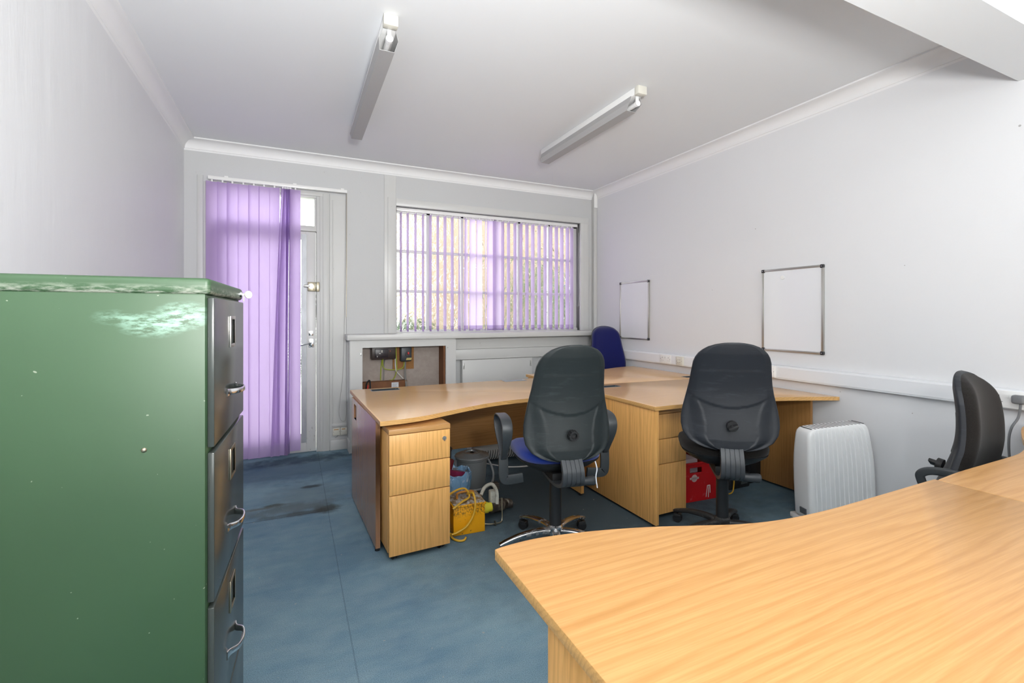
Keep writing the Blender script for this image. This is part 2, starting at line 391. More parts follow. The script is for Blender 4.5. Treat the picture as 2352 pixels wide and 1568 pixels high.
# ------------------------------------------------------------------ room shell
XL, XR, YB, YR = -0.864, 3.442, 4.93, -4.2
T = 0.12
struct('floor', B(XL-T, XR+T, YR-T, YB+0.14, -0.1, 0), CARPET)
struct('ceiling', B(XL-T, XR+T, YR-T, YB+T, CEIL, CEIL+0.1), CEILM)
struct('wall_left', B(XL-T, XL, YR, YB+T, 0, CEIL), WALL_L)
struct('wall_right', B(XR, XR+T, YR, YB+T, 0, CEIL), WALL)
def wall_y(name, y0, y1, holes, mat):
    bm = NB(); xs = sorted(set([XL, XR]+[h[0] for h in holes]+[h[1] for h in holes]))
    for a, b in zip(xs[:-1], xs[1:]):
        zs = [0.0]; hh = sorted([h for h in holes if h[0] <= a+1e-6 and h[1] >= b-1e-6], key=lambda h: h[2]); z = 0.0
        for h in hh:
            if h[2] > z: box(bm, a, b, y0, y1, z, h[2])
            z = h[3]
        if z < CEIL: box(bm, a, b, y0, y1, z, CEIL)
    return struct(name, bm, mat)
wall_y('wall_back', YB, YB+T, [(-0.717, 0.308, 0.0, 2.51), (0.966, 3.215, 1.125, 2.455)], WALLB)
wall_y('wall_rear', YR-T, YR, [(-0.35, 2.95, 1.0, 2.5)], WALL)
# added_window: unseen frame added behind the camera around the fill light
bm = NB()
for x in (-0.35, 0.75, 1.85, 2.91): box(bm, x, x+0.04, YR-0.09, YR-0.03, 1.0, 2.5)
box(bm, -0.35, 2.95, YR-0.09, YR-0.03, 1.0, 1.04); box(bm, -0.35, 2.95, YR-0.09, YR-0.03, 2.46, 2.5)
struct('added_window', bm, WHITE, 'unseen white framed window added in the wall behind the camera')
# ceiling beam near the camera
bm = NB(); prism(bm, [(0.888, 2.545), (1.115, 2.545), (1.115, CEIL), (0.905, CEIL), (0.905, 2.562), (0.888, 2.556)], XL, XR, axis='x'); struct('trim_1', bm, CEILM)
# coving
cov = [(0, 2.766), (0.004, 2.780)]
for i in range(9):
    t = i/8*pi/2; cov.append((0.008+0.068*(1-cos(t)), 2.782+0.066*sin(t)))
cov += [(0.088, 2.852), (0.088, CEIL), (0, CEIL)]
bm = NB(); prism(bm, [(XL+a, b) for a, b in cov], 1.115, YB, axis='y'); struct('trim_2', bm, CORN, angle=25)
bm = NB(); prism(bm, [(XR-a, b) for a, b in cov], 1.115, YB, axis='y'); struct('trim_3', bm, CORN, angle=25)
bm = NB(); prism(bm, [(YB-a, b) for a, b in cov], XL, XR, axis='x'); struct('trim_4', bm, CORN, angle=25)
# skirting boards
struct('baseboard_left', B(XL, XL+0.018, -4.15, YB, 0, 0.13, 0.004), WHITE)
struct('baseboard_back', B(0.328, 0.49, YB-0.022, YB, 0, 0.10, 0.004), OLDW)
# windowsill board
bm = NB(); box(bm, 0.464, XR-0.002, 4.69, YB+0.06, 1.080, 1.135, 0.006); struct('trim_5', bm, WHITE)
# casing boards on the back wall
bm = NB()
box(bm, 0.846, 0.966, YB-0.010, YB, 1.135, 2.762, 0.002)
box(bm, 0.882, 0.966, YB-0.020, YB-0.009, 1.135, 2.535, 0.003)
box(bm, 0.966, 3.335, YB-0.020, YB, 2.456, 2.530, 0.003)
box(bm, 3.215, 3.335, YB-0.020, YB, 1.135, 2.456, 0.003); box(bm, 3.215, 3.270, YB-0.028, YB-0.018, 1.135, 2.456, 0.003)
struct('trim_6', bm, WHITE)
# recessed board and battens beneath the sill
bm = NB(); box(bm, 1.545, XR-0.004, YB-0.05, YB, 0.952, 1.08); box(bm, 1.545, XR-0.004, YB-0.075, YB, 0.838, 0.950, 0.003); struct('trim_7', bm, WHITE)
# side reveal panel right of the door and door casing
bm = NB()
box(bm, -0.765, -0.722, YB-0.012, YB, 0, 2.56, 0.002)
box(bm, 0.328, 0.480, YB-0.006, YB, 0.23, 2.50); box(bm, 0.346, 0.360, YB-0.010, YB, 0.25, 2.45, 0.002); box(bm, 0.345, 0.480, YB-0.014, YB, 0.228, 0.255, 0.002)
box(bm, 0.262, 0.322, YB-0.018, YB, 0, 2.50, 0.004); box(bm, -0.70, 0.322, YB-0.014, YB, 2.472, 2.51, 0.003)
struct('trim_8', bm, OLDW)

# ------------------------------------------------------------------ window_1
w1 = thing('window_1', 'white wooden window of twelve patterned panes behind the open lilac blind', 'window'); w1['kind'] = 'structure'; del w1['category']
WX = [0.966, 1.325, 1.712, 2.105, 2.42, 2.825, 3.215]; WZ = [1.155, 1.577, 2.0, 2.42]
bm = NB(); yf0, yf1 = 5.00, 5.045
box(bm, 0.966, 3.215, yf0-0.02, yf1, 1.125, 1.165, 0.003); box(bm, 0.966, 3.215, yf0, yf1, 2.40, 2.455, 0.003)
for x, h in ((0.976, 0.014), (1.325, 0.020), (1.712, 0.016), (2.105, 0.016), (2.42, 0.020), (2.825, 0.012), (3.190, 0.028)): box(bm, x-h, x+h, yf0, yf1, 1.15, 2.42, 0.003)
for z in WZ[1:3]: box(bm, 0.966, 3.215, yf0+0.005, yf1-0.002, z-0.014, z+0.014, 0.003)
obj('window_frame', bm, WHITE, w1)
for i in range(6):
    for j in range(3):
        obj('pane', B(WX[i]+0.01, WX[i+1]-0.01, 5.022, 5.026, WZ[j]+0.008, WZ[j+1]-0.008), PGLASS, w1)
bm = NB(); box(bm, 0.966, 3.215, YB, 5.0, 1.1251, 1.137, 0.002); obj('inner_sill', bm, WHITE, w1)

# ------------------------------------------------------------------ door_1
d1 = bpy.data.objects.new('door_1', None); COL.objects.link(d1); d1['kind'] = 'structure'; d1['label'] = 'white glazed wooden entrance door with a transom light above'
bm = NB()
box(bm, -0.717, -0.685, YB-0.005, YB+0.1, 0, 2.51, 0.002); box(bm, 0.206, 0.262, YB-0.002, YB+0.1, 0, 2.51, 0.003); box(bm, 0.236, 0.308, YB-0.012, YB+0.1, 0, 2.51, 0.003)
box(bm, -0.685, 0.206, YB-0.002, YB+0.1, 2.455, 2.51, 0.003); box(bm, -0.685, 0.206, YB, YB+0.1, 2.130, 2.182, 0.003)
box(bm, 0.188, 0.206, YB+0.02, YB+0.1, 2.182, 2.455); box(bm, -0.685, -0.66, YB+0.02, YB+0.1, 2.182, 2.455)
obj('door_frame', bm, OLDW, d1)
obj('transom_pane', B(-0.66, 0.188, YB+0.06, YB+0.064, 2.182, 2.455), CGLASS, d1, 'clear glass pane above the door')
bm = NB(); y0, y1 = YB+0.012, YB+0.056
box(bm, 0.112, 0.202, y0, y1, 0.008, 2.126, 0.002); box(bm, -0.682, -0.59, y0, y1, 0.008, 2.126, 0.002)
box(bm, -0.59, 0.112, y0, y1, 2.05, 2.126, 0.002); box(bm, -0.59, 0.112, y0, y1, 0.008, 0.185, 0.002)
obj('door_leaf', bm, DOORP, d1)
obj('door_pane', B(-0.592, 0.112, YB+0.032, YB+0.036, 0.183, 2.052), PGLASS, d1, 'patterned glass filling the door')
Mt = MT('grey_metal_strip', (0.36, 0.37, 0.38), 0.5, 0.6); Mt.color(Mt.mix(Mt.noise(Mt.map(scale=(1, 1, 0.4)), 14, 4, 0.6), (0.24, 0.25, 0.26), (0.46, 0.48, 0.50)))
obj('metal_strip', B(0.072, 0.118, y0-0.006, y0+0.001, 0.098, 2.098), Mt.m, d1, 'grey metal strip along the edge of the door glass')
# night latch
bm = NB(); box(bm, 0.128, 0.200, y0-0.030, y0, 1.552, 1.640, 0.004); box(bm, 0.203, 0.232, y0-0.032, y0-0.006, 1.550, 1.642, 0.004); box(bm, 0.176, 0.186, y0-0.034, y0-0.028, 1.565, 1.628, 0.001)
lt = obj('night_latch', bm, BRASS, d1, 'aged brass night latch with a steel turn knob')
bm = NB(); cyl(bm, (0.155, y0-0.046, 1.600), 0.024, 0.02, 'y', 20); box(bm, 0.092, 0.152, y0-0.062, y0-0.046, 1.589, 1.612, 0.005); cyl(bm, (0.155, y0-0.064, 1.600), 0.011, 0.018, 'y', 16)
obj('turn_knob', bm, STEEL, lt)
bm = NB(); box(bm, 0.137, 0.178, y0-0.004, y0, 1.125, 1.170, 0.001); cyl(bm, (0.158, y0-0.010, 1.150), 0.010, 0.008, 'y', 14); cyl(bm, (0.158, y0-0.006, 1.136), 0.005, 0.005, 'y', 10); obj('cylinder_lock', bm, CHROME, d1)
bm = NB(); box(bm, 0.137, 0.182, y0-0.004, y0, 1.010, 1.095, 0.004); cyl(bm, (0.162, y0-0.038, 1.055), 0.011, 0.036, 'y', 14)
sweep(bm, catmull([(0.162, y0-0.040, 1.055), (0.14, y0-0.045, 1.053), (0.09, y0-0.048, 1.042), (0.045, y0-0.046, 1.028)], 5), circ(0.0065, 8))
for zz in (1.02, 1.085):
    for xx in (0.145, 0.174): cyl(bm, (xx, y0-0.006, zz), 0.003, 0.003, 'y', 8)
obj('lever_handle', bm, CHROME, d1)
bm = NB(); box(bm, -0.15, 0.05, y0-0.012, y0, 0.10, 0.165, 0.003); box(bm, -0.13, 0.03, y0-0.02, y0-0.01, 0.115, 0.15, 0.003); obj('letter_plate', bm, STEEL, d1)

# ------------------------------------------------------------------ vertical blinds
def vane(bm, xt, xb, y, z0, z1, wd, at, ab, hem=0.075, bow=0.006, n=6, m=10, sway=0.0):
    rows = []
    for j in range(m+1):
        v = j/m; z = z0+(z1-z0)*v
        ang = radians(ab+(at-ab)*v); xc = xb+(xt-xb)*v + sway*sin(v*pi); r = []
        for i in range(n+1):
            s = -0.5+i/n; off = bow*(1-4*s*s)
            r.append(bm.verts.new((xc+s*wd*cos(ang)-off*sin(ang), y+s*wd*sin(ang)+off*cos(ang), z)))
        rows.append(r)
    for j in range(m):
        for i in range(n):
            f = bm.faces.new((rows[j][i], rows[j][i+1], rows[j+1][i+1], rows[j+1][i]))
            f.material_index = 1 if z0+(z1-z0)*(j+0.5)/m < z0+hem else 0
def px2x(px, Y):
    u = (px-1176)/1081.0; return Y*(sin(YAW)+u*cos(YAW))/(cos(YAW)-u*sin(YAW))
db = thing('vertical_blind', 'long lilac vertical blind drawn across the glazed entrance door', 'blind')
bm = NB(); box(bm, -0.674, 0.479, 4.835, 4.872, 2.512, 2.541, 0.003); obj('headrail', bm, PLAST, db)
for x in (-0.55, 0.0, 0.42): obj('bracket', B(x, x+0.03, 4.84, YB-0.001, 2.541, 2.552), PLAST, db)
YV = 4.853
# closed vanes first, then the bunch pushed together, then the single vane that hangs by the gap
spec = []
for xt, at in ((-0.645, 14), (-0.565, 28), (-0.490, 24), (-0.405, 12), (-0.322, 8), (-0.240, 10), (-0.155, -14)):
    spec.append((xt, xt, at, at))
spec += [(-0.085, -0.150, 74, 38), (-0.067, -0.088, 76, -20), (-0.050, -0.060, 78, 76), (-0.035, -0.048, 78, 78), (-0.020, -0.036, 76, 78)]
spec.append((0.020, 0.020, 6, 4))
for k, (xt, xb, at, ab) in enumerate(spec):
    bm = NB(); vane(bm, xt, xb, YV+(0.004 if k % 2 else -0.004), 0.022 if k < 12 else 0.052, 2.496, 0.089, at, ab, m=24, sway=0.012*random.uniform(-1, 1) if 6 < k < 12 else 0)
    v = obj('vane', bm, [LILACD, LILACH], db)
    bm = NB(); box(bm, xt-0.006, xt+0.006, YV-0.004, YV+0.004, 2.494, 2.513); obj('hanger', bm, PLAST, v)
bm = NB(); tube(bm, [(0.476, 4.85, 2.51), (0.476, 4.852, 1.9), (0.472, 4.85, 1.3)], 0.0025, 6); obj('wand', bm, BRASS, db, 'thin brown control wand')
bm = NB(); tube(bm, [(0.470, 4.86, 2.51), (0.463, 4.88, 1.6), (0.446, 4.885, 0.8), (0.420, 4.885, 0.52), (0.408, 4.885, 0.36), (0.435, 4.885, 0.285), (0.472, 4.885, 0.32), (0.474, 4.875, 0.6), (0.474, 4.87, 1.3), (0.475, 4.86, 2.51)], 0.0013, 5); obj('cord_loop', bm, GCAB, db)

wb = thing('vertical_blind', 'lilac vertical blind with opened slats hanging in the wide window', 'blind')
bm = NB(); box(bm, 0.978, 3.205, 4.955, 4.990, 2.414, 2.448, 0.003); obj('headrail', bm, PLAST, wb)
tops = [250, 315, 388, 460, 530, 600, 668, 737, 803, 868, 930, 993, 1055, 1098, 1130, 1168, 1215, 1270, 1332, 1388, 1445, 1500, 1560, 1617, 1670, 1724, 1775, 1828, 1868]
for k, t in enumerate(tops):
    x = px2x(860+t/4.126, 4.972); a = 95-7*k/28+random.uniform(-2, 2); ab = a+random.uniform(-3, 3)
    if k == 8: a = 70
    if k == 9: a, ab = 50, 35
    if k == 10: a, ab = 22, 12
    if k == 11: a, ab = 24, 10
    if k == 12: a, ab = 60, 66
    if k == 13: a, ab = 10, 8
    if k == 14: a, ab = 100, 95
    if k == 15: a, ab = 12, 4
    bm = NB(); vane(bm, x, x, 4.972, 1.150, 2.398, 0.089, a, ab, hem=0.055, m=22)
    v = obj('vane', bm, [LILAC, LILACH], wb)
    bm = NB(); box(bm, x-0.004, x+0.004, 4.968, 4.976, 2.396, 2.416); obj('hanger', bm, PLAST, v)
bm = NB(); pts = []
for k, t in enumerate(tops):
    x = px2x(860+t/4.126, 4.972); pts.append((x, 4.93, 1.178))
    if k+1 < len(tops): pts.append((0.5*(x+px2x(860+tops[k+1]/4.126, 4.972)), 4.93, 1.162))
tube(bm, pts, 0.0011, 5, 3); obj('bottom_chain', bm, GCAB, wb)
bm = NB(); tube(bm, [(3.195, 4.94, 2.41), (3.205, 4.93, 2.2), (3.20, 4.925, 1.9), (3.21, 4.92, 1.6), (3.185, 4.92, 1.4)], 0.0013, 5); tube(bm, [(3.21, 4.935, 2.1), (3.20, 4.92, 2.04), (3.24, 4.895, 2.02), (3.33, 4.900, 2.04), (3.34, 4.900, 1.9), (3.345, 4.905, 1.5), (3.345, 4.90, 1.16)], 0.0016, 5); obj('cord', bm, WCAB, wb)

# pipe casing in the corner
bm = NB(); box(bm, 3.395, 3.440, YB-0.055, YB, 1.136, 2.80, 0.003); obj('pipe_casing', bm, OLDW, None, 'narrow white boxed pipe casing in the corner beside the window', 'pipe')
bm = NB(); box(bm, 3.392, 3.441, YB-0.058, YB-0.09+0.03, 2.66, 2.835, 0.002)
c = bpy.data.objects['pipe_casing']; obj('end_cap', bm, PLAST, c)

# ------------------------------------------------------------------ meter cupboard under the sill
mc = thing('meter_cupboard', 'doorless white built-in cupboard under the window sill with exposed wiring inside', 'cupboard')
YF = 4.73
bm = NB(); ox0, ox1, oz0, oz1 = 0.608, 1.441, 0.40, 1.005
box(bm, 0.494, ox0, YF, YF+0.02, 0, 1.079); box(bm, ox1, 1.550, YF, YF+0.02, 0, 1.079); box(bm, ox0, ox1, YF, YF+0.02, oz1, 1.079); box(bm, ox0, ox1, YF, YF+0.02, 0, oz0)
box(bm, 0.494, 0.512, YF+0.02, YB, 0, 1.079); box(bm, 1.532, 1.550, YF+0.02, YB, 0, 1.079)
obj('cupboard_frame', bm, WHITE, mc)
Mb = MT('dirty_board', (0.36, 0.30, 0.27), 0.85); nn = Mb.noise(Mb.co, 12, 5, 0.7); Mb.color(Mb.mix(nn, (0.25, 0.20, 0.175), (0.46, 0.40, 0.36)))
obj('back_board', B(0.512, 1.532, YB-0.012, YB-0.001, 0.30, 1.079), Mb.m, mc, 'grimy beige back board')
Mr = MT('stained_wood', (0.17, 0.06, 0.02), 0.7); Mr.color(Mr.mix(Mr.noise(Mr.map(scale=(1, 1, 0.3)), 20, 4, 0.6), (0.10, 0.035, 0.015), (0.26, 0.10, 0.03)))
obj('side_batten', B(ox1-0.020, ox1+0.01, YF+0.021, YB-0.013, 0.30, 1.06), Mr.m, mc, 'dark brown inner side of the cupboard')
obj('skirting', B(0.484, 0.494, YF-0.01, YB-0.03, 0, 0.115, 0.002), OLDW, mc)
obj('catch', B(0.588, 0.600, YF-0.006, YF, 0.93, 0.955, 0.001), STEEL, mc); bm = NB(); cyl(bm, (1.46, YF-0.004, 0.985), 0.007, 0.005, 'y', 10); obj('catch', bm, STEEL, mc)
yb = YB-0.012
fb = thing('fuse_box', 'dark brown fuse box mounted at the top left inside the cupboard', 'fuse box')
bm = NB(); box(bm, 0.705, 0.942, yb-0.11, yb, 0.880, 1.025, 0.008); obj('casing', bm, MT('bakelite', (0.035, 0.022, 0.018), 0.4).m, fb)
bm = NB(); box(bm, 0.735, 0.865, yb-0.125, yb-0.108, 0.900, 0.985, 0.004); obj('cover', bm, MT('bakelite_cover', (0.022, 0.016, 0.02), 0.35).m, fb)
for a, b, c, d in ((0.798, 0.806, 0.95, 0.975), (0.755, 0.760, 0.905, 0.918), (0.775, 0.79, 0.937, 0.943)): obj('screw', B(a, b, yb-0.129, yb-0.12, c, d), CREAM, fb)
bm = NB(); box(bm, 0.880, 0.890, yb-0.118, yb-0.105, 0.955, 0.968, 0.001); obj('switch_toggle', bm, MT('dull_red', (0.3, 0.08, 0.06), 0.5).m, fb)
Mk = MT('chipboard', (0.30, 0.135, 0.035), 0.8); Mk.color(Mk.mix(Mk.noise(Mk.co, 90, 3, 0.7), (0.20, 0.08, 0.02), (0.38, 0.19, 0.06)))
obj('mounting_board', B(0.930, 1.146, yb-0.018, yb, 0.763, 1.02), Mk.m, None, 'orange-brown chipboard panel behind the isolator switch', 'board')
iso = thing('isolator_switch', 'dark grey isolator box with red switch on the chipboard panel', 'switch')
bm = NB(); box(bm, 0.994, 1.108, yb-0.095, yb-0.018, 0.848, 1.000, 0.014, seg=3); obj('casing', bm, MT('slate_plastic', (0.03, 0.034, 0.042), 0.4).m, iso)
bm = NB(); cyl(bm, (1.068, yb-0.103, 0.925), 0.028, 0.009, 'y', 24); obj('bezel', bm, BLACKP, iso)
bm = NB(); box(bm, 1.061, 1.076, yb-0.122, yb-0.100, 0.922, 0.946, 0.003); obj('red_switch', bm, REDP, iso)
bm = NB(); prism(bm, [(1.046, 0.862), (1.100, 0.862), (1.106, 0.885), (1.056, 0.885)], yb-0.0972, yb-0.0945, axis='y'); obj('sticker', bm, MT('yellow_sticker', (0.42, 0.33, 0.10), 0.5).m, iso)
mbx = thing('meter_box', 'reddish-brown wooden board at the foot of the cupboard opening', 'board')
bm = NB(); box(bm, 0.625, 1.062, yb-0.08, yb-0.001, 0.40, 0.655, 0.003); obj('board', bm, Mr.m, mbx)
obj('notice', B(0.905, 0.975, yb-0.083, yb-0.0795, 0.575, 0.640), PAPER, None, 'small white printed label stuck on the reddish-brown board', 'label')
bm = NB()
for i in range(6): box(bm, 0.912, 0.968-0.008*(i % 3), yb-0.0836, yb-0.0829, 0.625-0.008*i, 0.627-0.008*i)
obj('print', bm, GREYP, bpy.data.objects['notice'])
def cable(name, pts, r, mat, label, n=8):
    bm = NB(); tube(bm, pts, r, n); return obj(name, bm, mat, None, label, 'cable')
cable('earth_cable', [(0.820, yb-0.05, 0.90), (0.818, yb-0.02, 0.84), (0.812, yb-0.008, 0.78), (0.808, yb-0.008, 0.66)], 0.0055, GYCAB, 'green-yellow earth cable running straight down from the fuse box')
cable('earth_cable', [(0.828, yb-0.05, 0.90), (0.828, yb-0.02, 0.82), (0.850, yb-0.014, 0.775), (0.92, yb-0.026, 0.762), (1.00, yb-0.026, 0.765), (1.035, yb-0.030, 0.79), (1.044, yb-0.04, 0.85)], 0.005, GYCAB, 'green-yellow earth cable curving across to the isolator')
cable('earth_cable', [(0.958, yb-0.03, 1.03), (0.962, yb-0.028, 0.9), (0.966, yb-0.03, 0.78), (0.955, yb-0.02, 0.70), (0.925, yb-0.014, 0.655), (0.90, yb-0.02, 0.66)], 0.0055, GYCAB, 'green-yellow earth cable hanging beside the white cable')
cable('white_cable', [(0.945, yb-0.03, 1.04), (0.950, yb-0.032, 0.9), (0.955, yb-0.034, 0.77), (0.975, yb-0.02, 0.73), (1.035, yb-0.02, 0.665)], 0.006, WCAB, 'white cable hanging down between fuse box and isolator')
cable('grey_conduit', [(1.052, yb-0.05, 0.86), (1.053, yb-0.03, 0.80), (1.052, yb-0.03, 0.70), (1.050, yb-0.10, 0.60), (1.050, yb-0.10, 0.42)], 0.010, GCAB, 'thick grey conduit dropping from the isolator')
cable('meter_tails', [(0.845, yb-0.05, 0.89), (0.843, yb-0.015, 0.82), (0.838, yb-0.015, 0.70), (0.838, yb-0.015, 0.655)], 0.006, GCAB, 'grey-brown meter tails below the fuse box')
cable('black_cable', [(0.655, yb-0.10, 0.42), (0.652, yb-0.12, 0.62), (0.668, yb-0.12, 0.668), (0.690, yb-0.12, 0.655), (0.692, yb-0.115, 0.42)], 0.007, BLACKP, 'looped black cable at the left foot of the cupboard opening')
cable('red_cable', [(0.664, yb-0.115, 0.42), (0.664, yb-0.11, 0.56), (0.672, yb-0.105, 0.63)], 0.006, REDP, 'short red cable inside the black cable loop')

# access panel on the wall right of the cupboard
ap = thing('access_panel', 'flat white access panel on the wall beneath the window sill', 'panel')
obj('panel_board', B(1.663, 2.512, YB-0.085, YB-0.001, 0.10, 0.834, 0.002), WHITE, ap)
for x in (1.678, 2.488):
    bm = NB(); box(bm, x-0.006, x+0.006, YB-0.090, YB-0.0845, 0.74, 0.80, 0.001); prism(bm, [(x-0.004, 0.742), (x+0.006, 0.735), (x+0.004, 0.752)], YB-0.098, YB-0.089, axis='y'); obj('catch', bm, STEEL, ap)

# sockets low on the back wall
def bits(bm, L, y0, y1):
    for x0, x1, z0, z1 in L: box(bm, x0, x1, y0, y1, z0, z1)
gs = 'blank outlet plates low on the wall beside the door'
for x0, x1, lab in ((0.350, 0.421, 'left blank white outlet plate low on the wall by the door'), (0.423, 0.484, 'right blank white outlet plate beside the cupboard corner')):
    t = thing('outlet_plate', lab, 'socket')
    obj('faceplate', B(x0, x1, YB-0.026, YB-0.001, 0.143, 0.216, 0.003), CREAM, t)
    bm = NB(); bits(bm, [(x0+0.012, x1-0.016, 0.198, 0.206)], YB-0.0268, YB-0.0255); obj('sticker', bm, MT('amber_sticker', (0.45, 0.22, 0.06), 0.5).m, t)
    for xx in (x0+0.008, x1-0.008): bm = NB(); cyl(bm, (xx, YB-0.0275, 0.180), 0.0025, 0.002, 'y', 8); obj('screw', bm, GREYP, t)
cable('dark_wire', [(0.405, YB-0.004, 0.140), (0.39, YB-0.004, 0.125), (0.375, YB-0.004, 0.118)], 0.002, GREYP, 'short dark wire poking out beneath the outlet plates', 6)

# ------------------------------------------------------------------ filing cabinet (local frame: x along depth to the left, y along width)
fc = thing('filing_cabinet', 'scuffed green metal four-drawer filing cabinet in the left foreground', 'filing cabinet', (-0.171, 1.225, 0), radians(-2.75))
FW, FD, FH = 0.46, 0.62, 1.402
bm = NB(); box(bm, -FD, -0.004, 0.0, FW, 0.0, 1.368, 0.004); obj('body', bm, GREEN, fc)
bm = NB(); box(bm, -FD-0.002, 0.006, -0.004, FW+0.004, 1.366, FH, 0.010, seg=4); obj('lid', bm, GREENLID, fc)
bm = NB(); lathe(bm, [(0.0055, 0), (0.0045, 0.002), (0.002, 0.0035), (0, 0.004)], seg=14, M=Matrix.Translation((-0.115, 0.0, 1.035)) @ Matrix.Rotation(pi/2, 4, 'X')); obj('rivet', bm, BRASS, fc)
for k, (z0, z1) in enumerate(((1.024, 1.360), (0.676, 1.012), (0.352, 0.664), (0.04, 0.340))):
    bm = NB(); box(bm, -0.004, 0.010, 0.016, FW-0.010, z0, z1, 0.003)
    dr = obj('drawer', bm, DGREEN, fc, 'dark olive drawer front')
    zc = z1-0.083; yc = FW*0.5+0.01
    bm = NB(); w2, h2, b2 = 0.036, 0.041, 0.009; x0, x1 = 0.010, 0.014
    box(bm, x0, x1, yc-w2, yc-w2+b2, zc-h2, zc+h2, 0.001); box(bm, x0, x1, yc+w2-b2, yc+w2, zc-h2, zc+h2, 0.001)
    box(bm, x0, x1, yc-w2+b2, yc+w2-b2, zc+h2-b2, zc+h2, 0.001); box(bm, x0, x1, yc-w2+b2, yc+w2-b2, zc-h2, zc-h2+b2, 0.001)
    obj('label_holder', bm, ALU if k == 0 else BRASS, dr)
    zh = z0+0.098
    bm = NB(); path = catmull([(0.009, yc-0.068, zh), (0.014, yc-0.052, zh), (0.032, yc-0.036, zh+0.001), (0.038, yc, zh+0.001), (0.032, yc+0.036, zh+0.001), (0.014, yc+0.052, zh), (0.009, yc+0.068, zh)], 6)
    sweep(bm, path, rrect(0.006, 0.019, 0.0025, 2), scale=lambda t: (1, 1.15-0.5*sin(pi*t)))
    obj('handle', bm, CHROME, dr)
bm = NB(); cyl(bm, (0.004, FW-0.048, 1.383), 0.0085, 0.008, 'x', 18); obj('lock', bm, CHROME, fc)
bm = NB(); M = Matrix.Translation((0.028, FW-0.048, 1.383)) @ Matrix.Rotation(radians(40), 4, 'Z')
for dx in (0.0,):
    cyl(bm, (dx, -0.0015, 0), 0.0115, 0.003, 'y', 20, M=M)
box(bm, 0.010, 0.019, FW-0.050, FW-0.046, 1.380, 1.386); cyl(bm, (0.016, FW-0.049, 1.362), 0.0015, 0.016, 'z', 8)
obj('key', bm, MT('ivory_plastic', (0.50, 0.50, 0.42), 0.5).m, fc, 'ivory-headed key in the lid lock')

# ------------------------------------------------------------------ desks
DZ = 0.757; TT = 0.025
def smooth_outline(pts, n=8): return [(p.x, p.y) for p in catmull([(x, y, 0) for x, y in pts], n)]
def desktop(parent, pts, mat_top, name='desk_top'):
    bm = NB(); prism(bm, pts, DZ-TT, DZ, bev=0.0015)
    bm.normal_update()
    for f in bm.faces:
        f.material_index = 0 if abs(f.normal.z) > 0.5 else 1
    o = obj(name, bm, [mat_top, OAK_EDGE], parent); return o
def port(parent, cx, cy, w, d, rz, mat, rim, name='cable_port', lbl=None):
    M = Matrix.Translation((cx, cy, 0)) @ Matrix.Rotation(rz, 4, 'Z'); bm = NB()
    prism(bm, rrect(w, d, 0.012, 3), DZ-0.001, DZ+0.0015, 1); prism(bm, rrect(w-0.016, d-0.016, 0.008, 3), DZ+0.0012, DZ+0.0022, 0)
    cyl(bm, (w/2-0.03, 0, DZ+0.002), 0.005, 0.0015, 'z', 10, mi=1)
    bmesh.ops.transform(bm, matrix=M, verts=bm.verts); obj(name, bm, [mat, rim], parent, lbl)
TEAL = MT('dark_teal_plastic', (0.010, 0.024, 0.030), 0.75, 0, 0.2).m; PGREY = MT('pale_grey_plastic', (0.27, 0.30, 0.33), 0.35).m
def panel(parent, x0, x1, y0, y1, z0, z1, mat=OAK_Z, name='leg_panel'):
    return obj(name, B(x0, x1, y0, y1, z0, z1, 0.001), mat, parent)
def foot(parent, x, y):
    bm = NB(); cyl(bm, (x, y, 0), 0.014, 0.016, 'z', 14); obj('foot', bm, BLACKP, parent)

# desk 1, left, in front of the cupboard
wave = smooth_outline([(0.418, 2.555), (0.55, 2.568), (0.69, 2.605), (0.84, 2.675), (1.02, 2.755), (1.22, 2.82), (1.42, 2.845), (1.70, 2.85), (2.005, 2.85)])
dk1 = thing('wave_desk', 'oak wave-front desk in front of the open meter cupboard', 'desk')
desktop(dk1, wave+[(2.005, 3.745), (0.390, 3.735)], OAK_TOP)
M = Matrix.Translation((0.430, 2.70, 0)) @ Matrix.Rotation(radians(2.2), 4, 'Z')
bm = NB(); zt = DZ-TT-0.0005
box(bm, -0.0125, 0.0125, 0, 0.86, 0.018, 0.60); box(bm, -0.0125, 0.0125, 0, 0.67, 0.60, zt); box(bm, -0.0125, 0.0125, 0.77, 0.86, 0.60, zt); box(bm, -0.0125, 0.0125, 0.67, 0.77, 0.70, zt)
bmesh.ops.transform(bm, matrix=M, verts=bm.verts)
bm.normal_update()
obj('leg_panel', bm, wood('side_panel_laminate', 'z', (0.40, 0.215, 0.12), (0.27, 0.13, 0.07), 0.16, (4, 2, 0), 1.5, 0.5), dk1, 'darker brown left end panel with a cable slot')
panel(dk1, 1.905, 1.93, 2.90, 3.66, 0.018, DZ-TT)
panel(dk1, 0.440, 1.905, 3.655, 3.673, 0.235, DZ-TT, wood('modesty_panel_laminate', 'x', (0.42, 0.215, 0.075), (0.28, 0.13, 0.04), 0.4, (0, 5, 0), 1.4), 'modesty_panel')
for p in ((0.430, 2.72), (0.405, 3.50), (1.918, 2.93), (1.918, 3.62)): foot(dk1, *p)
port(dk1, 0.633, 3.635, 0.215, 0.090, 0, TEAL, GREYP); port(dk1, 1.735, 3.680, 0.205, 0.090, 0, PGREY, PGREY, lbl='pale grey cable port cover')

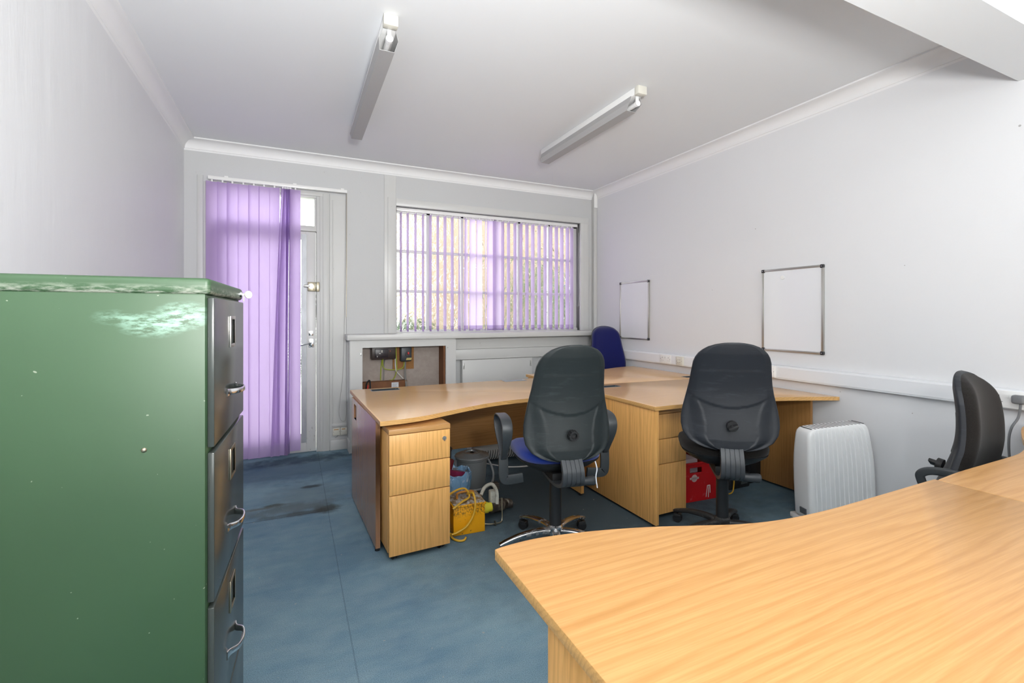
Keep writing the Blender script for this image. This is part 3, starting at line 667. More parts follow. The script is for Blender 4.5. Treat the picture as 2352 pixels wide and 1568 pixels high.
# desk 3: near right desk; desk 2: beyond it
dk3 = thing('wave_desk', 'oak wave-front desk by the right wall with the pedestal and red crate beneath', 'desk')
w3 = smooth_outline([(2.020, 2.252), (2.25, 2.248), (2.60, 2.225), (2.95, 2.18), (3.22, 2.085), (3.425, 1.995)])
desktop(dk3, w3+[(3.425, 3.098), (2.020, 3.205)], OAK_TOP)
panel(dk3, 2.032, 2.057, 2.262, 3.16, 0.018, DZ-TT)
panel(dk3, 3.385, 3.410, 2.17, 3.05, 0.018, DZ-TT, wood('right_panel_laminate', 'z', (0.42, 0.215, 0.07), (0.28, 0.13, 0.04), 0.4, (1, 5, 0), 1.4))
panel(dk3, 2.057, 3.385, 3.03, 3.048, 0.235, DZ-TT, OAK_X, 'modesty_panel')
for p in ((2.045, 2.29), (2.045, 3.12), (3.398, 2.20), (3.398, 3.0)): foot(dk3, *p)
port(dk3, 2.265, 3.055, 0.19, 0.085, radians(-3), TEAL, GREYP)
dk2 = thing('wave_desk', 'oak wave-front desk farthest from the camera in front of the blue chair', 'desk')
w2 = smooth_outline([(3.425, 4.175), (3.20, 4.145), (2.93, 4.055), (2.65, 3.99), (2.35, 4.00), (2.022, 4.03)])
desktop(dk2, [(2.022, 3.210), (3.425, 3.103)]+w2, OAK_TOP)
panel(dk2, 2.032, 2.057, 3.26, 4.00, 0.018, DZ-TT); panel(dk2, 3.385, 3.410, 3.26, 4.12, 0.018, DZ-TT); panel(dk2, 2.057, 3.385, 3.27, 3.288, 0.235, DZ-TT, OAK_X, 'modesty_panel')
for p in ((2.045, 3.3), (2.045, 3.96), (3.398, 3.3), (3.398, 4.08)): foot(dk2, *p)
port(dk2, 2.265, 3.275, 0.19, 0.07, radians(-3), TEAL, GREYP); port(dk2, 3.315, 3.225, 0.17, 0.075, radians(-3), TEAL, GREYP)

# foreground desks
dk4 = thing('wave_desk', 'large light oak wave-front desk filling the right foreground', 'desk')
w4 = smooth_outline([(0.440, 1.043), (0.47, 1.049), (0.55, 1.052), (0.64, 1.040), (0.75, 1.015), (0.87, 0.978), (0.98, 0.935), (1.10, 0.890), (1.23, 0.862), (1.40, 0.850), (1.61, 0.850), (2.000, 0.855)])
desktop(dk4, w4+[(2.000, 0.12), (0.430, 0.12)], OAK_X)
panel(dk4, 0.449, 0.474, 0.14, 0.800, 0.018, DZ-TT); panel(dk4, 1.955, 1.98, 0.14, 0.80, 0.018, DZ-TT); panel(dk4, 0.474, 1.955, 0.20, 0.218, 0.235, DZ-TT, OAK_X, 'modesty_panel')
for p in ((0.462, 0.17), (0.462, 0.77), (1.968, 0.17), (1.968, 0.77)): foot(dk4, *p)
dk5 = thing('wave_desk', 'light oak desk butted against the large foreground desk at the right edge', 'desk')
w5 = smooth_outline([(2.001, 0.846), (2.17, 0.857), (2.37, 0.860), (2.63, 0.864), (2.76, 0.880), (2.90, 0.918), (3.05, 0.975), (3.24, 1.040), (3.36, 1.070), (3.415, 1.060), (3.43, 1.02)])
desktop(dk5, w5+[(3.43, 0.12), (2.001, 0.12)], OAK_X)
panel(dk5, 2.012, 2.037, 0.14, 0.80, 0.018, DZ-TT); panel(dk5, 3.39, 3.415, 0.14, 0.80, 0.018, DZ-TT); panel(dk5, 2.037, 3.39, 0.20, 0.218, 0.235, DZ-TT, OAK_X, 'modesty_panel')
for p in ((2.025, 0.17), (2.025, 0.77), (3.402, 0.17), (3.402, 0.77)): foot(dk5, *p)

# ------------------------------------------------------------------ pedestals
def caster(bm_name, parent, x, y, r=0.024, rz=0.0, zt=0.05, mat=None):
    M = Matrix.Translation((x, y, 0)) @ Matrix.Rotation(rz, 4, 'Z'); bm = NB()
    cyl(bm, (-0.016, 0, r), r, 0.012, 'x', 18); cyl(bm, (0.004, 0, r), r, 0.012, 'x', 18); box(bm, -0.018, 0.018, -r*0.8, r*0.9, r*1.15, r*2.0, 0.004); cyl(bm, (0, 0, r*1.8), 0.006, max(0.005, zt-r*1.8), 'z', 10)
    bmesh.ops.transform(bm, matrix=M, verts=bm.verts); return obj('caster', bm, mat or BLACKP, parent)
def pedestal(loc, rz, W, label):
    t = thing('drawer_pedestal', label, 'drawers', loc, rz); D = 0.52
    obj('carcass', B(0, W, 0.030, D, 0.045, 0.682, 0.001), OAK_Z, t); obj('top_board', B(-0.001, W+0.001, 0, D, 0.683, 0.710, 0.001), OAK_X, t)
    for k, (z0, z1) in enumerate(((0.521, 0.679), (0.359, 0.516), (0.034, 0.354))):
        d = obj('drawer', B(0.001, W-0.001, 0, 0.018, z0, z1, 0.001), wood('drawer_front_laminate', 'z', (0.86, 0.475, 0.16), (0.56, 0.27, 0.065), 0.4, (k*1.7, 3*k, k), 1.2), t)
        if k == 0:
            bm = NB(); cyl(bm, (W-0.035, -0.006, 0.632), 0.0115, 0.007, 'y', 20); box(bm, W-0.036, W-0.034, -0.014, -0.005, 0.618, 0.634); obj('lock', bm, STEEL, d)
    for x in (0.04, W-0.04):
        for y in (0.05, D-0.05): caster('caster', t, x, y, 0.021, 0.4, 0.046)
    return t
pedestal((0.462, 2.540, 0), radians(3), 0.343, 'oak three-drawer pedestal standing proud of the left desk')
pedestal((2.062, 2.350, 0), radians(1), 0.315, 'oak three-drawer pedestal beneath the right wall desk beside the red crate')

# ------------------------------------------------------------------ office chairs
WPROF = [(0.0, 0.30), (0.012, 0.52), (0.03, 0.68), (0.065, 0.85), (0.126, 0.965), (0.20, 1.0), (0.27, 0.995), (0.347, 0.965), (0.42, 0.925), (0.494, 0.885), (0.59, 0.838), (0.715, 0.80), (0.80, 0.775), (0.85, 0.735), (0.89, 0.68), (0.925, 0.60), (0.955, 0.50), (0.978, 0.37), (0.992, 0.23), (1.0, 0.08)]
def back_pts(H, W, front, nu=88, nv=110, relief=True, prof=WPROF, curve=0.055, lum=0.035, shrink=0.0):
    """grid of points: x across, y depth (+y = towards the sitter), z up from 0"""
    rows = []
    for j in range(nv+1):
        q = j/nv; v = 0.5-0.5*cos(pi*q); v = 0.35*q+0.65*v
        hw = interp(prof, v)*W/2
        r = []
        for i in range(nu+1):
            a = -1+2*i/nu; s = sin(a*pi/2)*0.5+a*0.5
            x = s*hw; z = v*H
            # S shaped spine line and wrap around the body
            y = lum*sin((v-0.12)*pi*1.25)-0.05*max(0, v-0.5)**1.3 + curve*(abs(s*hw)/(W/2))**2
            ex = min(1.0, (1-abs(s))*(2.6 if front else 5.5)); ey = min(1.0, v*(7 if front else 11))*min(1.0, (1-v)*(6 if front else 9)); edge = (1-(1-ex)**3 if front else ex)*(1-(1-ey)**2 if front else ey); e = (edge*edge*(3-2*edge)*0.4+edge*0.6)**0.5; e = e if front else min(1, edge)**0.5
            y += (0.060*e+0.004) if front else -0.014*e
            if relief and not front:
                arc = 0.385+0.12*s*s
                y += 0.004*(1-sstep(arc-0.004, arc+0.003, v))*min(1, e*1.2)
                if v < arc:
                    ee = interp([(0.0, 0.50), (0.10, 0.54), (0.22, 0.50), (0.34, 0.58), (0.44, 0.72), (0.50, 0.86)], v)
                    fade = 1-sstep(0.40, 0.50, v)
                    y += (-0.0035*sstep(ee-0.004, ee+0.010, abs(s))+0.010*sstep(ee+0.02, ee+0.30, abs(s))*(1-sstep(0.8, 1.0, abs(s))))*fade
                y += 0.0012*sstep(0.735-0.03*s*s, 0.742-0.03*s*s, v)
            r.append(Vector((x, y, z)))
        rows.append(r)
    return rows
def grid_mesh(rowsA, rowsB):
    """closed solid between two grids with the same size"""
    bm = NB(); A = [[bm.verts.new(p) for p in r] for r in rowsA]; Bv = [[bm.verts.new(p) for p in r] for r in rowsB]
    nv, nu = len(A)-1, len(A[0])-1
    for G in (A, Bv):
        for j in range(nv):
            for i in range(nu): bm.faces.new((G[j][i], G[j][i+1], G[j+1][i+1], G[j+1][i]))
    for j in range(nv):
        for i in (0, nu): bm.faces.new((A[j][i], A[j+1][i], Bv[j+1][i], Bv[j][i]))
    for i in range(nu):
        for j in (0, nv): bm.faces.new((A[j][i], A[j][i+1], Bv[j][i+1], Bv[j][i]))
    return bm
def seat_mesh(W, D, z0, z1, inset=0.0, crown=0.02):
    bm = NB(); prof = []; R = []
    lay = [(0.60, 0.0), (0.90, 0.0), (0.985, 0.25), (1.0, 0.55), (0.975, 0.82), (0.90, 0.97), (0.55, 1.05), (0.0, 1.0)]
    seg = 48; rings = []
    for k, (s, h) in enumerate(lay):
        if s == 0: rings.append([bm.verts.new((0, 0, z0+(z1-z0)*h-crown*0.5))]); continue
        L = []
        for i in range(seg):
            t = 2*pi*i/seg; cx, sx = cos(t), sin(t); e = 2/3.2
            x = math.copysign(abs(cx)**e, cx)*(W/2)*s*(1.0+0.03*sx); y = math.copysign(abs(sx)**e, sx)*(D/2)*s
            zz = z0+(z1-z0)*h - (0.028*max(0, (y/(D/2)))**3 if h > 0.4 else 0)
            L.append(bm.verts.new((x, y, zz)))
        rings.append(L)
    bm.faces.new(rings[0])
    for a, b in zip(rings[:-1], rings[1:]):
        for i in range(seg):
            j = (i+1) % seg
            if len(b) == 1: bm.faces.new((a[i], a[j], b[0]))
            else: bm.faces.new((a[i], a[j], b[j], b[i]))
    return bm
def office_chair(label, base_xy, face_deg, arms_deg, shell, seatm, cushm, basem, zb0, BH, BW, seat_z=0.46, arms=None, knob='ring', back_off=0.25, base_rot=28, grp=None, tilt=6.0, front_shell=False):
    """face_deg: compass-like angle, 0 = +Y, 90 = +X. local frame: sitter looks to +y"""
    rz = -radians(face_deg); t = thing('office_chair', label, 'chair', (base_xy[0], base_xy[1], 0), rz)
    Rb = Matrix.Translation((0, -back_off, zb0)) @ Matrix.Rotation(radians(tilt), 4, 'X')
    A = back_pts(BH, BW, False); Fm = back_pts(BH, BW, True, relief=False)
    # shell: thin solid, cushion in front of it
    mid = [[Vector((a.x, min(a.y+0.022, f.y), a.z)) for a, f in zip(ra, rf)] for ra, rf in zip(A, Fm)]
    bm = grid_mesh(A, mid); bmesh.ops.transform(bm, matrix=Rb, verts=bm.verts); bs = obj('backrest_shell', bm, shell, t, angle=50)
    cen = Vector((0, 0, BH*0.5))
    cl = lambda p, k: Vector((p.x*k, p.y, cen.z+(p.z-cen.z)*k))
    m2 = [[cl(p, 0.985) for p in r] for r in mid]; f2 = [[cl(p, 0.985)+Vector((0, 0.004, 0)) for p in r] for r in Fm]
    bm = grid_mesh(m2, f2); bmesh.ops.transform(bm, matrix=Rb, verts=bm.verts); obj('backrest_cushion', bm, cushm, t, angle=60)
    # height knob
    kz = BH*0.235; Mk = Rb @ Matrix.Translation((0, -0.020, kz)); bm = NB()
    if knob == 'ring':
        for i in range(12):
            a = 2*pi*i/12; cyl(bm, (0.021*cos(a), -0.022, 0.021*sin(a)), 0.006, 0.030, 'y', 8, M=Mk)
        lathe(bm, [(0.0, 0.006), (0.012, 0.008), (0.016, 0.020), (0.022, 0.020), (0.022, -0.01)], seg=20, M=Mk @ Matrix.Rotation(pi/2, 4, 'X'))
    else:
        cyl(bm, (0, -0.012, 0), 0.028, 0.022, 'y', 24, M=Mk); g = box(bm, -0.026, 0.026, -0.040, -0.01, -0.008, 0.008, 0.003); bmesh.ops.transform(bm, matrix=Mk @ Matrix.Rotation(radians(-30), 4, 'Y'), verts=g)
        cyl(bm, (-0.004, -0.030, 0), 0.010, 0.02, 'y', 12, M=Mk)
    obj('back_knob', bm, BLK, t)
    # seat
    bm = seat_mesh(0.475, 0.455, seat_z-0.055, seat_z+0.015); bmesh.ops.transform(bm, matrix=Matrix.Translation((0, 0.015, 0)), verts=bm.verts); obj('seat_cushion', bm, seatm, t, angle=60)
    bm = NB(); rings = []
    for s, zz in ((0.42, -0.125), (0.55, -0.118), (0.80, -0.085), (0.96, -0.054), (0.98, -0.046), (0.9, -0.044)):
        L = []
        for i in range(40):
            a = 2*pi*i/40; e = 2/3.0
            L.append(bm.verts.new((math.copysign(abs(cos(a))**e, cos(a))*0.2375*s, 0.015+math.copysign(abs(sin(a))**e, sin(a))*0.2275*s, seat_z+zz)))
        rings.append(L)
    bm.faces.new(rings[0]); bm.faces.new(rings[-1])
    for a, b in zip(rings[:-1], rings[1:]):
        for i in range(40): bm.faces.new((a[i], a[(i+1) % 40], b[(i+1) % 40], b[i]))
    obj('seat_pan', bm, BLACKP, t)
    # ribbed J-bar from under the seat up to the shell
    bm = NB(); w = 0.067; sec = []
    nr = 5
    for i in range(nr):
        x0 = -w+2*w*i/nr; x1 = -w+2*w*(i+1)/nr
        sec += [(x0+0.0008, 0.0055), (x0+0.0025, 0.008), (x1-0.0025, 0.008), (x1-0.0008, 0.0055)]
    sec += [(w, -0.010), (-w, -0.010)]
    p = catmull([(0, 0.05, seat_z-0.165), (0, -0.10, seat_z-0.168), (0, -0.20, seat_z-0.160), (0, -back_off-0.030, seat_z-0.125), (0, -back_off-0.044, seat_z-0.07), (0, -back_off-0.022, zb0-0.01), (0, -back_off+0.014, zb0+0.03)], 8)
    sweep(bm, p, [(a, -b) for a, b in sec], up=Vector((0, 0, 1)), scale=lambda u: (0.95-0.1*u, 1)); obj('back_bracket', bm, GREYJ, t, angle=28)
    # mechanism, column, tension knob
    bm = NB(); box(bm, -0.06, 0.06, -0.13, 0.10, seat_z-0.168, seat_z-0.118, 0.01); obj('mechanism', bm, BLK, t)
    bm = NB(); lathe(bm, [(0.0, 0), (0.020, 0), (0.024, 0.012), (0.022, 0.05), (0.025, 0.095), (0.020, 0.105), (0, 0.105)], seg=14, M=Matrix.Translation((0.055, -0.19, seat_z-0.150)) @ Matrix.Rotation(pi/2, 4, 'Y')); obj('tension_knob', bm, GREYJ, t)
    bm = NB(); cyl(bm, (0, 0, 0.125), 0.034, seat_z-0.30, 'z', 28); cyl(bm, (0, 0, seat_z-0.19), 0.014, 0.05, 'z', 16); obj('gas_column', bm, BLACKP, t)
    # base
    bm = NB(); lathe(bm, [(0.0, 0.075), (0.036, 0.075), (0.046, 0.10), (0.042, 0.135), (0.034, 0.142), (0.0, 0.142)], seg=28)
    for k in range(5):
        a = radians(base_rot+72*k)-rz; d = Vector((cos(a), sin(a), 0))
        p = catmull([d*0.02+Vector((0, 0, 0.105)), d*0.10+Vector((0, 0, 0.112)), d*0.20+Vector((0, 0, 0.102)), d*0.28+Vector((0, 0, 0.082)), d*0.325+Vector((0, 0, 0.066))], 5)
        sweep(bm, p, rrect(0.046, 0.034, 0.012, 3), up=Vector((0, 0, 1)), scale=lambda u: (1.0-0.28*u, 1.0-0.42*u))
    obj('star_base', bm, basem, t)
    for k in range(5):
        a = radians(base_rot+72*k)-rz; caster('caster', t, 0.305*cos(a), 0.305*sin(a), 0.027, a+0.9+k, 0.058)
    # arms
    if arms:
        for sx in (-1, 1):
            bm = NB(); X = sx*arms['x']
            if arms['kind'] == 'loop':
                z0 = seat_z-0.165
                path = catmull([(X, 0.0, z0+0.105), (X, -0.050, z0+0.165), (X, -0.095, z0+0.245), (X, -0.100, z0+0.300), (X, -0.060, z0+0.332), (X, 0.03, z0+0.340), (X, 0.110, z0+0.328), (X, 0.130, z0+0.285), (X, 0.10, z0+0.215), (X, 0.045, z0+0.145)], 6, True)
                cz = z0+0.25
                def sc(u): return 1.0
                n = len(path); pts = path
                rings = []
                for i, p0 in enumerate(pts):
                    tt = (pts[(i+1) % n]-pts[i-1]).normalized(); s = Vector((1, 0, 0)); nn = s.cross(tt)
                    k = 0.62+0.50*sstep(z0+0.12, z0+0.28, p0.z)
                    rings.append([bm.verts.new(p0+s*a*k+nn*b) for a, b in rrect(0.052, 0.012, 0.0045, 2)])
                m = len(rings[0])
                for i in range(n):
                    for q in range(m): bm.faces.new((rings[i][q], rings[i][(q+1) % m], rings[(i+1) % n][(q+1) % m], rings[(i+1) % n][q]))
                p = catmull([(X, 0.005, z0+0.125), (X, 0.0, z0+0.06), (X-sx*0.004, 0.0, z0+0.0), (X-sx*0.03, 0.0, z0-0.012), (X-sx*0.11, 0.0, z0-0.005)], 6)
                sweep(bm, p, rrect(0.054, 0.016, 0.005, 2), up=Vector((0, 1, 0)))
            else:
                z = arms['z']
                path = catmull([(X*0.80, -0.04, seat_z-0.10), (X*1.02, -0.085, seat_z+0.02), (X*1.12, -0.125, seat_z+0.10), (X*1.16, -0.150, z-0.045), (X*1.18, -0.150, z-0.015), (X*1.17, -0.115, z+0.006), (X*1.14, -0.04, z+0.012), (X*1.10, 0.08, z+0.006), (X*1.04, 0.16, z-0.012), (X*1.0, 0.20, z-0.05), (X*0.95, 0.15, seat_z-0.02), (X*0.80, 0.08, seat_z-0.10)], 6)
                sweep(bm, path, rrect(0.034, 0.020, 0.008, 3), up=Vector((sx, 0, 0)))
            obj('armrest', bm, arms.get('mat', BLACKP), t)
    return t
GREYJ = MT('charcoal_plastic', (0.045, 0.050, 0.056), 0.42).m
ARMM = MT('armrest_plastic', (0.035, 0.040, 0.044), 0.45).m
ca = office_chair('blue-seated office chair with loop armrests and chrome base, back to camera', (1.345, 2.31), 12, 0, SHELL_A, BLUEF, BLUEF, BASE_CH, 0.575, 0.605, 0.475, 0.590, {'kind': 'loop', 'x': 0.300, 'mat': ARMM}, 'ring')
cb = office_chair('armless black office chair with black base beside the white heater, back to camera', (2.285, 1.985), 39, 0, SHELL_B, BLACKF, BLACKF, BASE_BL, 0.60, 0.585, 0.50, 0.590, None, 'turn')
cc = office_chair('black office armchair facing the foreground desk beside the right wall', (2.735, 0.985), 174, 0, SHELL_B, BLACKF, BLACKF, BASE_BL, 0.49, 0.585, 0.47, 0.43, {'kind': 'bar', 'x': 0.200, 'z': 0.645, 'mat': ARMM}, 'turn', 0.16, tilt=-10.0)
cdx = office_chair('deep blue office chair in the far corner behind the desks', (3.145, 4.19), 199, 0, SHELL_B, NAVYF, NAVYF, BASE_BL, 0.62, 0.585, 0.43, 0.475, None, 'turn', 0.21, base_rot=36)
# white strip hanging from the blue chair
bm = NB(); sweep(bm, catmull([(0.150, -0.215, 0.55), (0.158, -0.22, 0.51), (0.152, -0.22, 0.47), (0.160, -0.22, 0.41)], 5), [(-0.003, -0.0004), (0.003, -0.0004), (0.003, 0.0004), (-0.003, 0.0004)], up=Vector((0, 1, 0)))
obj('paper_strip', bm, PAPER, ca, 'thin white strip hanging at the side of the seat')

# ------------------------------------------------------------------ right wall: trunking, outlets, whiteboards
tk = thing('dado_trunking', 'white plastic cable trunking running along the right wall', 'trunking')
bm = NB(); prism(bm, [(XR-0.001, 0.831), (XR-0.048, 0.831), (XR-0.050, 0.835), (XR-0.050, 0.925), (XR-0.046, 0.931), (XR-0.001, 0.934)], -0.6, YB-0.06, axis='y'); obj('trunking_body', bm, TRUNK, tk)
bm = NB(); prism(bm, [(XR-0.052, 0.843), (XR-0.0495, 0.841), (XR-0.0495, 0.921), (XR-0.052, 0.919)], -0.6, YB-0.07, axis='y'); obj('cover_strip', bm, TRUNK, tk)
XF = XR-0.052
def plate(lab, y0, y1, z0, z1, kind, grp=None):
    t = thing('wall_outlet', lab, 'socket', group=grp)
    obj('faceplate', B(XF-0.008 if kind == 'mains' else XF-0.022, XF+0.002, y0, y1, z0, z1, 0.003), PLAST if kind != 'cream' else CREAM, t)
    xf = XF-0.008 if kind == 'mains' else XF-0.022; W = y1-y0; H = z1-z0
    if kind == 'mains':
        bm = NB(); hb = NB()
        for yc in (y0+W*0.22, y1-W*0.22):
            box(bm, xf-0.0006, xf+0.001, yc-0.002, yc+0.002, z0+H*0.62, z0+H*0.73)
            for dy in (-0.011, 0.011): box(bm, xf-0.0006, xf+0.001, yc+dy-0.0035, yc+dy+0.0035, z0+H*0.33, z0+H*0.355)
        for y in (y0+0.009, y1-0.009): cyl(bm, (xf-0.0006, y, z0+H*0.52), 0.0028, 0.002, 'x', 10)
        obj('pin_hole', bm, BLK, t, 'dark pin slots and screws')
        for dy in (-0.010, 0.010): box(hb, xf-0.004, xf, (y0+y1)/2+dy-0.008, (y0+y1)/2+dy+0.008, z0+H*0.58, z0+H*0.80, 0.001)
        obj('rocker_switch', hb, PLAST, t)
    else:
        bm = NB(); box(bm, xf-0.003, xf+0.001, y0+0.012, y1-0.012, z0+0.014, z1-0.014, 0.002); obj('module_frame', bm, PLAST if kind == 'data' else CREAM, t)
        bm = NB()
        for yc in (y0+W*0.36, y1-W*0.36):
            for zc in (z0+H*0.36, z0+H*0.64): box(bm, xf-0.0036, xf-0.002, yc-0.007, yc+0.007, zc-0.0015, zc+0.0015)
        for y in (y0+0.008, y1-0.008): cyl(bm, (xf-0.0006, y, (z0+z1)/2), 0.0028, 0.002, 'x', 10)
        obj('port_slot', bm, GREYP, t, 'grey port slots and screws')
    return t
plate('double mains socket on the trunking nearest the blue corner chair', 3.555, 3.702, 0.838, 0.926, 'mains')
plate('cream data outlet on the trunking between the socket and the black chair', 3.388, 3.468, 0.836, 0.924, 'cream')
plate('square white data outlet on the trunking under the larger-looking whiteboard', 2.438, 2.526, 0.840, 0.928, 'data')
plate('double mains socket on the trunking at the right edge with a plug in it', 1.055, 1.202, 0.836, 0.926, 'mains')
# plug and lead
pg = thing('mains_plug', 'grey mains plug in the right-edge wall socket with its lead hanging down', 'plug')
bm = NB(); box(bm, XF-0.050, XF-0.010, 1.062, 1.112, 0.868, 0.912, 0.010, seg=3); obj('plug_body', bm, GREYP, pg)
bm = NB(); tube(bm, [(XF-0.03, 1.08, 0.872), (XF-0.032, 1.088, 0.80), (XF-0.045, 1.110, 0.74), (XF-0.050, 1.118, 0.66), (XF-0.045, 1.112, 0.5), (XF-0.04, 1.10, 0.2), (XF-0.05, 1.05, 0.006)], 0.0055, 10); obj('lead', bm, GREYP, pg)

def whiteboard(lab, y0, y1, z0, z1, magnet=None):
    t = thing('whiteboard', lab, 'whiteboard'); x = XR
    obj('writing_surface', B(x-0.012, x-0.002, y0+0.008, y1-0.008, z0+0.008, z1-0.008), BOARD, t)
    bm = NB(); fw = 0.017
    for (a, b, c, d) in ((y0, y0+fw, z0+0.02, z1-0.02), (y1-fw, y1, z0+0.02, z1-0.02), (y0+0.02, y1-0.02, z0, z0+fw), (y0+0.02, y1-0.02, z1-fw, z1)):
        box(bm, x-0.018, x-0.001, a, b, c, d, 0.003)
        if d-c > b-a: box(bm, x-0.020, x-0.016, (a+b)/2-0.003, (a+b)/2+0.003, c, d, 0.001)
        else: box(bm, x-0.020, x-0.016, a, b, (c+d)/2-0.003, (c+d)/2+0.003, 0.001)
    obj('frame', bm, ALU, t)
    for yy in (y0, y1):
        for zz in (z0, z1):
            a, b = (yy-0.002, yy+0.024) if yy == y0 else (yy-0.024, yy+0.002); c, d = (zz-0.002, zz+0.024) if zz == z0 else (zz-0.024, zz+0.002)
            bm = NB(); box(bm, x-0.023, x-0.0005, a, b, c, d, 0.006, seg=3); o = obj('corner_cap', bm, BLACKP, t)
            bm = NB(); cyl(bm, (x-0.0245, (a+b)/2, (c+d)/2), 0.0035, 0.002, 'x', 10); obj('screw', bm, CHROME, o)
    return t
whiteboard('aluminium-framed whiteboard near the window corner, partly behind the blue chair', 3.919, 4.410, 1.056, 1.696)
whiteboard('aluminium-framed whiteboard with one round white magnet, over the white heater', 2.103, 2.590, 1.039, 1.683)
bm = NB(); cyl(bm, (XR-0.020, 2.412, 1.612), 0.015, 0.007, 'x', 20); obj('magnet', bm, PLAST, None, 'small round white magnet near the top of the whiteboard', 'magnet')
# scratches and marks on the right wall: a filler patch and a fine crack
bm = NB()
for (y, z, r) in ((1.11, 2.31, 0.006), (2.66, 2.03, 0.004), (3.1, 1.55, 0.003), (1.62, 1.63, 0.003), (1.58, 0.72, 0.003), (2.0, 0.79, 0.003)):
    cyl(bm, (XR-0.0012, y, z), r, 0.0011, 'x', 7)
obj('trim_9', bm, MT('pock_mark_grey', (0.40, 0.39, 0.38), 0.8).m, None, 'small pock marks in the plaster of the right wall', kind='structure')

# ------------------------------------------------------------------ ceiling batten lights
def batten(label, x, y0, L, rz):
    t = thing('fluorescent_light', label, 'ceiling light', (x, y0, CEIL), rz)
    bm = NB(); box(bm, -0.034, 0.034, 0, L, -0.050, -0.0005, 0.003); obj('batten_body', bm, PLAST, t)
    bm = NB(); box(bm, -0.037, 0.037, -0.012, 0.030, -0.056, -0.0005, 0.004); cyl(bm, (0, -0.0125, -0.026), 0.007, 0.001, 'y', 14); obj('end_cap', bm, CREAM, t)
    for y in (0.040, L-0.05):
        bm = NB(); box(bm, -0.011, 0.011, y, y+0.014, -0.085, -0.050, 0.003); cyl(bm, (0, y-0.006, -0.100), 0.019, 0.022, 'y', 22); obj('lamp_holder', bm, PLAST, t)
    bm = NB(); cyl(bm, (0, 0.055, -0.100), 0.0165, L-0.10, 'y', 20); obj('tube', bm, TUBEW, t)
    # grey trough cover below the tube, open on top, on strut cheeks
    bm = NB(); y0c, y1c = 0.060, L-0.02; prof = [(-0.040, -0.048), (-0.052, -0.090), (-0.040, -0.128), (0.040, -0.128), (0.052, -0.090), (0.040, -0.048)]; th = 0.0025
    inner = [(a*0.95, b*1.0+th if b < -0.1 else b) for a, b in prof]
    for P, flip in ((prof, 0), (inner, 1)):
        pass
    n = len(prof); A0 = [bm.verts.new((a, y0c+(0.05 if abs(a) < 0.05 and b < -0.1 else 0), b)) for a, b in prof]; A1 = [bm.verts.new((a, y1c, b)) for a, b in prof]
    I0 = [bm.verts.new((a, y0c+(0.05 if abs(a) < 0.05 and b < -0.1 else 0), b)) for a, b in inner]; I1 = [bm.verts.new((a, y1c, b)) for a, b in inner]
    for i in range(n-1):
        bm.faces.new((A0[i], A0[i+1], A1[i+1], A1[i])); bm.faces.new((I0[i], I0[i+1], I1[i+1], I1[i])); bm.faces.new((A0[i], A0[i+1], I0[i+1], I0[i])); bm.faces.new((A1[i], A1[i+1], I1[i+1], I1[i]))
    for i in (0, n-1): bm.faces.new((A0[i], A1[i], I1[i], I0[i]))
    obj('reflector_cover', bm, DIMGREY, t, 'grey trough cover under the tube', angle=20)
    return t
batten('left of the two unlit batten lights on the ceiling', 0.456, 2.458, 1.52, radians(-0.3))
batten('right of the two unlit batten lights on the ceiling', 2.128, 2.505, 1.36, radians(0.0))
fl = thing('fill_lamp', 'unseen uplighter floor lamp added behind the camera for fill light', 'lamp', (0.25, -0.40, -0.16))  # made-up lamp body, out of view, placed around the bounce fill
bm = NB(); lathe(bm, [(0, 0), (0.15, 0), (0.15, 0.015), (0.02, 0.03), (0, 0.03)], seg=28); obj('base', bm, GREYP, fl)
bm = NB(); cyl(bm, (0, 0, 0.03), 0.013, 1.70, 'z', 14); obj('pole', bm, GREYP, fl)
bm = NB(); lathe(bm, [(0, 1.72), (0.06, 1.72), (0.20, 1.80), (0.205, 1.80), (0.065, 1.712), (0, 1.712)], seg=32); obj('lamp_bowl', bm, PLAST, fl)
# made-up lit battens out of view behind the camera, bodies for the fill lights
ELAMP = MT('fill_glow', (1, 1, 1), 0.5); ELAMP.b.inputs['Emission Color'].default_value = (1, 0.985, 0.96, 1); ELAMP.b.inputs['Emission Strength'].default_value = 2.0
for lx in (0.5, 2.3):
    t = thing('fluorescent_light', 'unseen lit batten added on the ceiling behind the camera', 'ceiling light', group='added batten lights behind the camera')
    obj('batten_body', B(lx-0.04, lx+0.04, -1.6, -0.2, CEIL-0.06, CEIL-0.0005, 0.003), PLAST, t)
    obj('diffuser', B(lx-0.06, lx+0.06, -1.6, -0.2, CEIL-0.115, CEIL-0.061, 0.01), ELAMP.m, t)

